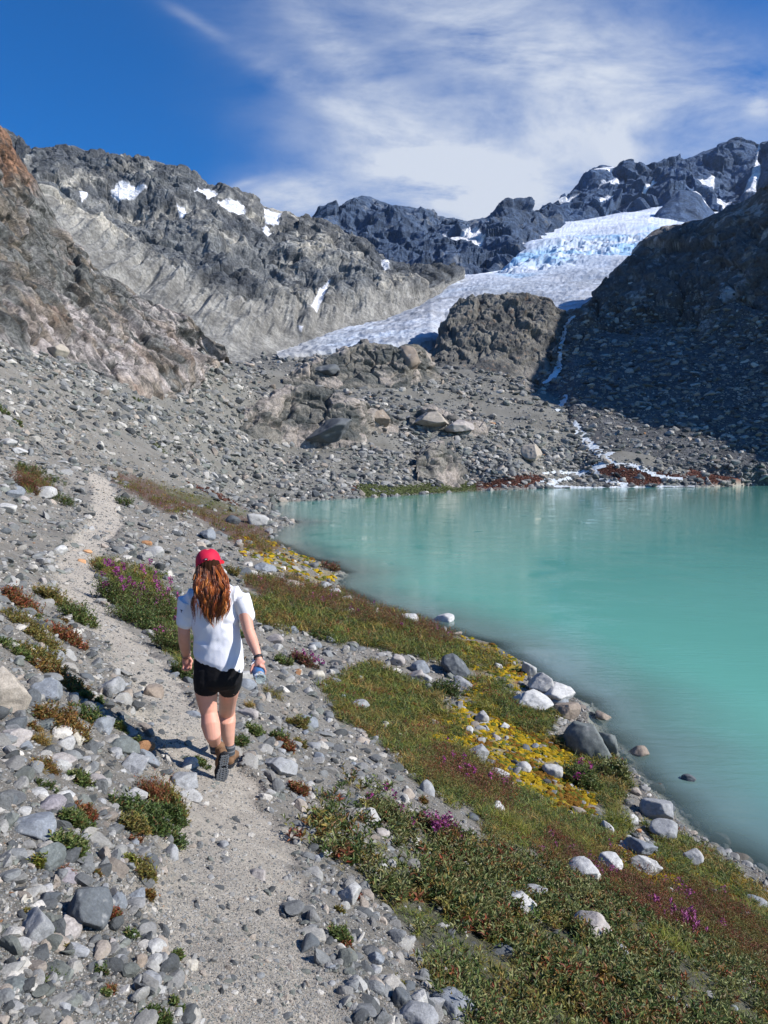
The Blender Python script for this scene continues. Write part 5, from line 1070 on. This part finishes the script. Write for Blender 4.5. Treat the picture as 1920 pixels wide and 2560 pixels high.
# shorts
SO = [tube([RS(471, 1408, 49, 33), RS(471, 1432, 53.5, 36), RS(471, 1462, 53, 36.5)], 24), tube([RS(447, 1440, 27, 33), RS(447, 1465, 29.5, 33.5), RS(446.5, 1490, 27, 30, .04, DP + .02)], 20, cap=False), tube([RS(497, 1436, 27, 32), RS(497, 1458, 28, 32), RS(496, 1480, 25.5, 30, -.06, DP*.75 + dR*.25)], 20, cap=False)]
fuse('shorts', SO, .0058, 3, person, M_short, lambda co, no: (co + no*(fbm(co, .05, 3)*.004)[:, None], None))
# hair: a soft inner mass and many wavy locks
HC = hc
M_core = simple_mat('hair_shade', None, .9, .1)  # near-black colour paints the shade under the locks and in the cap opening
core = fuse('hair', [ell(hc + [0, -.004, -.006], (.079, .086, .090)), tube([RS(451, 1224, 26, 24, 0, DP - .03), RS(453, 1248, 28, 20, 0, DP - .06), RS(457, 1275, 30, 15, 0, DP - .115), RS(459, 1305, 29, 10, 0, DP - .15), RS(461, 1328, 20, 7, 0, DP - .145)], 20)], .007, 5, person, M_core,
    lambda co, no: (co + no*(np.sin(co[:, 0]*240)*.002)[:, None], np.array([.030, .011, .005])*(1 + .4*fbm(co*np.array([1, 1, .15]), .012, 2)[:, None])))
rh = np.random.default_rng(55); Vh, Fh, Ch, off = [], [], [], 0
def lock(path, rad, c, seg=5):
    global off
    P = np.array(path); n = len(P); T = unit(np.gradient(P, axis=0)); A = unit(np.cross(T, [0, 1, .02])); Bn = np.cross(T, A); an = np.linspace(0, 6.283, seg, endpoint=False)
    rr = rad*np.concatenate([np.linspace(.7, 1, n//3), np.ones(n - n//3 - n//4), np.linspace(1, .12, n//4)])
    X = P[:, None] + (A[:, None]*np.cos(an)[None, :, None] + Bn[:, None]*np.sin(an)[None, :, None]*.8)*rr[:, None, None]
    Vh.append(X.reshape(-1, 3)); i = np.arange(n*seg).reshape(n, seg); f = np.stack([i[:-1], np.roll(i[:-1], -1, 1), np.roll(i[1:], -1, 1), i[1:]], -1).reshape(-1, 4); Fh.append(f + off); off += n*seg
    sh = (.8 + .35*np.sin(np.linspace(0, 9, n) + rh.uniform(0, 6)))[:, None]; Ch.append(np.repeat(np.array(c)*sh, seg, 0))
NS = 34; tt = np.linspace(0, 1, NS)
for g in range(64):                                                        # bundles of strands that wave together
    a = -1 + 2*((g*0.618) % 1); layer = (g*0.377) % 1; sprd = rh.uniform(-1, 1); left = g % 8 == 3; thin = left or g % 9 == 5
    top_u = 451 + a*24; top_v = 1219 + rh.uniform(0, 5) + 4*(1-abs(a)); end_u = 463 + (a*.6 + .4*sprd)*30; end_v = 1351 - abs(end_u - 464)*.85 + rh.uniform(-30, 8)*(layer > .3)
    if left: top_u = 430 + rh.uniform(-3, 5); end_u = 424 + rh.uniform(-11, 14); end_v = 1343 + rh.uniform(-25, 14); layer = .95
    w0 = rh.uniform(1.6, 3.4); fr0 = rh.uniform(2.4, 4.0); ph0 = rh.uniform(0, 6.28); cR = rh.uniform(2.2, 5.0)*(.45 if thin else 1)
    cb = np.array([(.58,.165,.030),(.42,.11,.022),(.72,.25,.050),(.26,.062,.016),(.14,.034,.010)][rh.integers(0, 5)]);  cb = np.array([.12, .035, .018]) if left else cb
    for k in range(7 if thin else 22):
        o1, o2 = rh.normal(0, .5, 2); ln = rh.uniform(.86, 1.04); u1 = top_u + o1*1.5; uu = u1*(1-tt**1.1) + end_u*tt**1.1 + np.sin(tt*math.pi)**.8*(a*10 + sprd*3 if not left else -5)
        uu = uu + o1*cR*np.interp(tt, [0, .3, .8, 1], [.5, 1, .8, .25]); vv = top_v + (end_v - top_v)*tt*ln; L_ = end_v - top_v; fade = smooth(.10, .4, tt)
        uu = uu + np.sin(tt*fr0*6.283*L_/130 + ph0 + o2*.5)*w0*fade + np.sin(tt*9*L_/130 + o1*9)*.5
        dd_ = DP + np.interp(tt, [0, .1, .3, .5, .75, 1], [-.082, -.10, -.135, -.168, -.185, -.17]) - layer*.022 + np.cos(tt*fr0*6.283*L_/130 + ph0)*.007*fade + o2*.007 + abs(a)**3*.06*(1-tt)
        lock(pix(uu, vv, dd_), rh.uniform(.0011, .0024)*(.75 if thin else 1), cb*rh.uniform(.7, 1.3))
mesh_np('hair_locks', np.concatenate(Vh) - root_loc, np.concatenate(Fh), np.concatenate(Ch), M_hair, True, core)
core['kind'] = 'part'; del core['kind']
# cap worn facing forward: dome with an arched opening and strap at the back, brim in front
cc = wp(451, 1221, DP + .015); n1, n2 = 72, 26; TH, PH = np.meshgrid(np.linspace(0, 2*math.pi, n1), np.linspace(0, math.pi/2, n2)); tl = math.radians(7)
X = np.stack([np.cos(TH)*np.cos(PH)**.62*.091, np.sin(TH)*np.cos(PH)**.62*.108, np.sin(PH)*.116], -1)
seam = np.minimum.reduce([np.abs(((TH - s + math.pi) % (2*math.pi)) - math.pi) for s in (math.radians(200), math.radians(340), math.radians(60), math.radians(120))]); X = X*(1 - .012*np.exp(-(seam/.04)**2))[..., None]
Rx = np.array([[1, 0, 0], [0, math.cos(tl), -math.sin(tl)], [0, math.sin(tl), math.cos(tl)]]); Ry = np.array([[math.cos(.10), 0, -math.sin(.10)], [0, 1, 0], [math.sin(.10), 0, math.cos(.10)]])
def capx(X): return X @ Rx.T @ Ry.T + cc - root_loc
fq = grid_faces(n2, n1); cen = X.reshape(-1, 3)[fq].mean(1); hole = (cen[:, 1] < 0) & ((((cen[:, 0]-.012)/.046)**2 + ((cen[:, 2] - .008)/.052)**2) < 1) & (cen[:, 2] > .010)
rc = np.array([.52, .012, .045])*np.ones((n1*n2, 1)); rc[(X.reshape(-1, 3)[:, 2] < .012)] = (.55, .012, .02)
cap = mesh_np('cap', capx(X.reshape(-1, 3)), fq[~hole], rc, M_cap, True, person); so_ = cap.modifiers.new('t', 'SOLIDIFY'); so_.thickness = .0035; so_.offset = 0
a_ = np.linspace(0, 2*math.pi, 60); ed = []
ar = np.linspace(.0, math.pi, 24); arch = np.stack([.012 + np.cos(ar)*.047, 0*ar, .010 + np.sin(ar)*.050], 1); arch[:, 1] = -np.sqrt(np.clip(1 - (arch[:, 0]/.093)**2 - (arch[:, 2]/.116)**2.2*.7, .1, 1))*.1075
mesh_np('cap_trim', *[(lambda v, f: (capx(v), f))(*tube([(p, .0032, .0032) for p in arch], 8))][0], np.array([.42, .01, .02])*np.ones((len(tube([(p, .0032, .0032) for p in arch], 8)[0]), 1)), M_cap, True, cap)
bx, bf = [], []
br = np.array([(math.cos(t)*.088*s_, .060 + math.sin(t)*.075*s_ + .02, -.004 - .012*math.cos(t)**2*s_ - .010*(s_-.6)) for s_ in (.55, .8, 1.0) for t in np.linspace(-.25, math.pi + .25, 24)])
brim = mesh_np('brim', capx(br*np.array([1.02, 1.25, 1])), grid_faces(3, 24), np.array([.55, .012, .02])*np.ones((72, 1)), M_cap, True, cap); s2 = brim.modifiers.new('t', 'SOLIDIFY'); s2.thickness = .004
def panel(name, cpt, w, h, tn, mat, parent, yrot=0.0, c=None):
    v = np.array([(sx_*w/2, sy_*tn/2, sz_*h/2) for sx_ in (-1, 1) for sy_ in (-1, 1) for sz_ in (-1, 1)], float); v[:, :] = v @ np.array([[math.cos(yrot), 0, -math.sin(yrot)], [0, 1, 0], [math.sin(yrot), 0, math.cos(yrot)]])
    f = np.array([(0,1,3,2),(4,6,7,5),(0,4,5,1),(2,3,7,6),(0,2,6,4),(1,5,7,3)]); return mesh_np(name, v + cpt - root_loc, f, (np.array(c)*np.ones((8, 1))) if c is not None else None, mat, False, parent)
cw = [o for o in [cap]][0]; tagp = capx(np.array([[.012, -.0955, .066]]))[0] + root_loc
panel('cap_tag', tagp + [0, -.004, .003], .023, .014, .004, M_band, cap, -.1); panel('cap_tag_mark', tagp + [0, -.0065, .003], .013, .005, .002, simple_mat('tag_print', (.75, .75, .75)), cap, -.1)
# watch and bracelets
def band(name, c, ax, ra, w, mat, colr=None, rb=None):
    A = unit(np.cross(ax, [0, 1, 0])); Bn = np.cross(ax, A); t = np.linspace(0, 6.283, 33)[:-1]; P = c + (np.cos(t)[:, None]*A*ra + np.sin(t)[:, None]*Bn*(rb or ra))
    V = np.stack([P - ax*w/2, P + ax*w/2, (P-c)*1.09 + c + ax*w/2, (P-c)*1.09 + c - ax*w/2], 1).reshape(-1, 3); f = []
    for k in range(32):
        for j in range(4): a = k*4 + j; b = k*4 + (j+1) % 4; c2 = ((k+1) % 32)*4; f.append((a, b, c2 + (j+1) % 4, c2 + j))
    return mesh_np(name, V - root_loc, np.array(f), colr, mat, True, person)
axr = unit(wp(559, 1424, DP - .20) - wp(553, 1405, DP - .16)); band('watch', wp(557.6, 1419.5, DP - .195), axr, px(9.4, DP-.2), .016, M_band)
axl = unit(wp(402, 1414, DP + .21) - wp(400, 1400, DP + .14)); M_brc = simple_mat('bracelet_cord', (.25, .22, .2), .5, .4)
band('bracelet', wp(401.4, 1411, DP + .195), axl, px(10.2, DP+.2), .005, M_brc); band('bracelet', wp(402, 1414.5, DP + .21), axl, px(9.6, DP+.2), .004, M_band)
# socks and boots
for lst, nm in (([R_(464.5, 1603, dL + .033, 14.2, 15), R_(466.5, 1612, dL + .025, 13.6, 14.5), R_(468, 1626, dL + .02, 13, 14)], 'L'), ([R_(495, 1608, dR, 12.6, 13.5), R_(495.5, 1618, dR, 12.4, 13.5), R_(495.5, 1630, dR, 12, 13.5)], 'R')):
    fuse('sock', [tube(lst, 18, cap=False)], .004, 2, person, M_sock, lambda co, no: (co + no*(np.sin(co[:, 2]*500)*.0008)[:, None], np.where((np.sin(co[:, 2]*170) > .45)[:, None], np.array([.16, .16, .17]), np.array([.045, .055, .065]))))
def boot(M, o):
    """local frame: x across, y towards the toe, z up from the sole; M 3x3, o heel point"""
    tr = lambda p: np.asarray(p) @ M.T + o
    up = [tube([(tr((0, .055, .015)), .036, .045), (tr((0, .06, .06)), .038, .046), (tr((0, .052, .10)), .042, .048), (tr((0, .048, .122)), .043, .048)], 20), ell(tr((0, .05, .045)), (.040, .050, .048), M), ell(tr((0, .13, .045)), (.044, .075, .046), M), ell(tr((0, .205, .030)), (.046, .068, .036), M)]
    b = fuse('boot', up, .0055, 4, person, M_boot, lambda co, no: (co + no*(fbm(co, .03, 3)*.0035)[:, None], np.array([.17, .098, .055])*(1 + .35*fbm(co, .05, 4)[:, None])))
    ys = np.linspace(0, 1, 26); hw_ = .034 + .013*np.sin(ys*math.pi*.9)**2 + .006*smooth(.5, .8, ys) - .012*np.exp(-((ys-.42)/.14)**2); hw_ *= np.sqrt(np.clip(1 - (2*ys-1)**8, .02, 1)); yy = -.008 + ys*.288
    prof = np.concatenate([np.stack([hw_, yy], 1), np.stack([-hw_[::-1], yy[::-1]], 1)]); n = len(prof)
    V = np.concatenate([np.column_stack([prof, np.full(n, -.012)]), np.column_stack([prof*1.0, np.full(n, .014)])]); f = [(k, (k+1) % n, (k+1) % n + n, k + n) for k in range(n)]
    cV = np.concatenate([V, [[0, .13, -.012], [0, .13, .014]]]); tri = []
    for a, b2, c2, d2 in f: tri += [(a, b2, c2), (a, c2, d2)]
    for k in range(n): tri += [(2*n, (k+1) % n, k), (2*n+1, k + n, (k+1) % n + n)]
    sole = mesh_np('sole', tr(cV) - root_loc, np.array(tri), None, M_sole, False, b); lv, lf, q = [], [], 0
    rl = np.random.default_rng(5)
    for iy in range(13):
        y = .012 + iy*.0215; w = np.interp(y, yy, hw_)
        for ix in (-1, -.36, .36, 1):
            if .10 < y < .125 and abs(ix) < .5: continue
            cx_ = ix*w*.74 + (iy % 2)*.003; sz = np.array([w*.25 if abs(ix) < .5 else w*.22, .0078, .006]); ang = .5*ix + rl.normal(0, .1); c_, s_ = math.cos(ang), math.sin(ang)
            hexa = [(math.cos(t)*sz[0]*1.15, math.sin(t)*sz[1]*1.15) for t in np.arange(6)*math.pi/3]; X_ = [(x*c_ - y_*s_ + cx_, x*s_ + y_*c_ + y, zz) for zz in (-.019, -.011) for x, y_ in hexa]
            lv += X_; lf += [(q+a, q+(a+1) % 6, q+(a+1) % 6+6, q+a+6) for a in range(6)] + [(q, q+1, q+2, q+3), (q, q+3, q+4, q+5)]; q += 12
    mesh_np('tread', tr(np.array(lv)) - root_loc, np.array(lf), None, simple_mat('tread_rubber', (.15, .16, .175), .75, .3), False, b); return b
# trailing left boot stands on its toe, sole turned to the camera; right boot flat ahead
yv = unit(np.array([-.045, .085, -.215])); zv = np.array([-.40, .72, .35]); zv = unit(zv - yv*(zv @ yv)); xv = np.cross(yv, zv)
toe = np.array([toeL[0] - .026, toeL[1], toeL[2] + .022]); boot(np.stack([xv, yv, zv], 1), toe - yv*.262)
yv = unit(np.array([.02, 1.0, -.05])); xv = unit(np.cross(yv, [0, 0, 1.0])); zv = np.cross(xv, yv); hr = wp(496, 1668, dR); hr[2] = float(ground_z(hr[0], hr[1] + .1)) + .02
boot(np.stack([xv, yv, zv], 1), np.array([hr[0], dR - .055, hr[2]]))
# small mark on the left sleeve
vs = np.zeros(len(shirt.data.vertices)*3, np.float32); shirt.data.vertices.foreach_get('co', vs); vs = vs.reshape(-1, 3) + root_loc
bvh = BVHTree.FromPolygons([tuple(v) for v in vs], [tuple(p.vertices) for p in shirt.data.polygons])
def on_shirt(u, v):
    dv = Vector(pix(u, v, 1.0)) - Vector((0, 0, CAMZ)); h = bvh.ray_cast(Vector((0, 0, CAMZ)), dv.normalized()); return (np.array(h[0]) - np.array(dv.normalized())*.003) if h[0] else wp(u, v, DP - .1)
def mark(quads):
    V = [on_shirt(u, v) for q in quads for u, v in q]; f = [(4*k, 4*k+1, 4*k+2, 4*k+3) for k in range(len(quads))]; o = mesh_np('sleeve_mark', np.array(V) - root_loc, np.array(f), None, simple_mat('navy_print', (.02, .03, .07), .7), False, shirt); return o
mark([[(389.5, 1316.5), (394.5, 1318.0), (394.3, 1319.6), (389.3, 1318.1)], [(391.2, 1318.6), (392.9, 1319.1), (391.9, 1323.6), (390.6, 1323.0)]])
# bottle
def lathe(name, prof, mat, seg=32, root=None, colr=None):
    t = np.linspace(0, 2*math.pi, seg, endpoint=False); V = np.array([b0 + bax*h + (sx*math.cos(a) + uz*math.sin(a))*r_ for r_, h in prof for a in t]); n = len(prof); i = np.arange(n*seg).reshape(n, seg)
    f = np.stack([i[:-1], np.roll(i[:-1], -1, 1), np.roll(i[1:], -1, 1), i[1:]], -1).reshape(-1, 4); o = mesh_np(name, V - b0, f, colr, mat, True, root); return o
bt = bpy.data.objects.new('water_bottle', None); col.objects.link(bt); bt.location = b0; tag(bt, "clear plastic water bottle with a blue band held in the hiker's right hand", 'bottle')
M_pl, t, b, o = new_mat('clear_plastic'); b.inputs['Base Color'].default_value = (.80, .90, .88, 1); b.inputs['Roughness'].default_value = .12; b.inputs['Transmission Weight'].default_value = .75; b.inputs['IOR'].default_value = 1.3
r = BR; lathe('bottle_body', [(.001, .006), (r*.35, .004), (r*.62, .009), (r*.80, 0), (r*.97, .004), (r, .015), (r, .05), (r*.96, .055), (r, .06), (r, .19), (r*.85, .215), (r*.45, .235), (r*.42, .25), (.001, .251)], M_pl, root=bt)
lathe('label_band', [(r*1.01, .045), (r*1.02, .047), (r*1.02, .125), (r*1.01, .127)], simple_mat('blue_label', (.05, .16, .36), .4, .4), root=bt)
lathe('bottle_cap', [(.001, .275), (r*.44, .274), (r*.46, .27), (r*.46, .248), (r*.40, .246)], simple_mat('cap_blue', (.05, .12, .3), .5), root=bt)
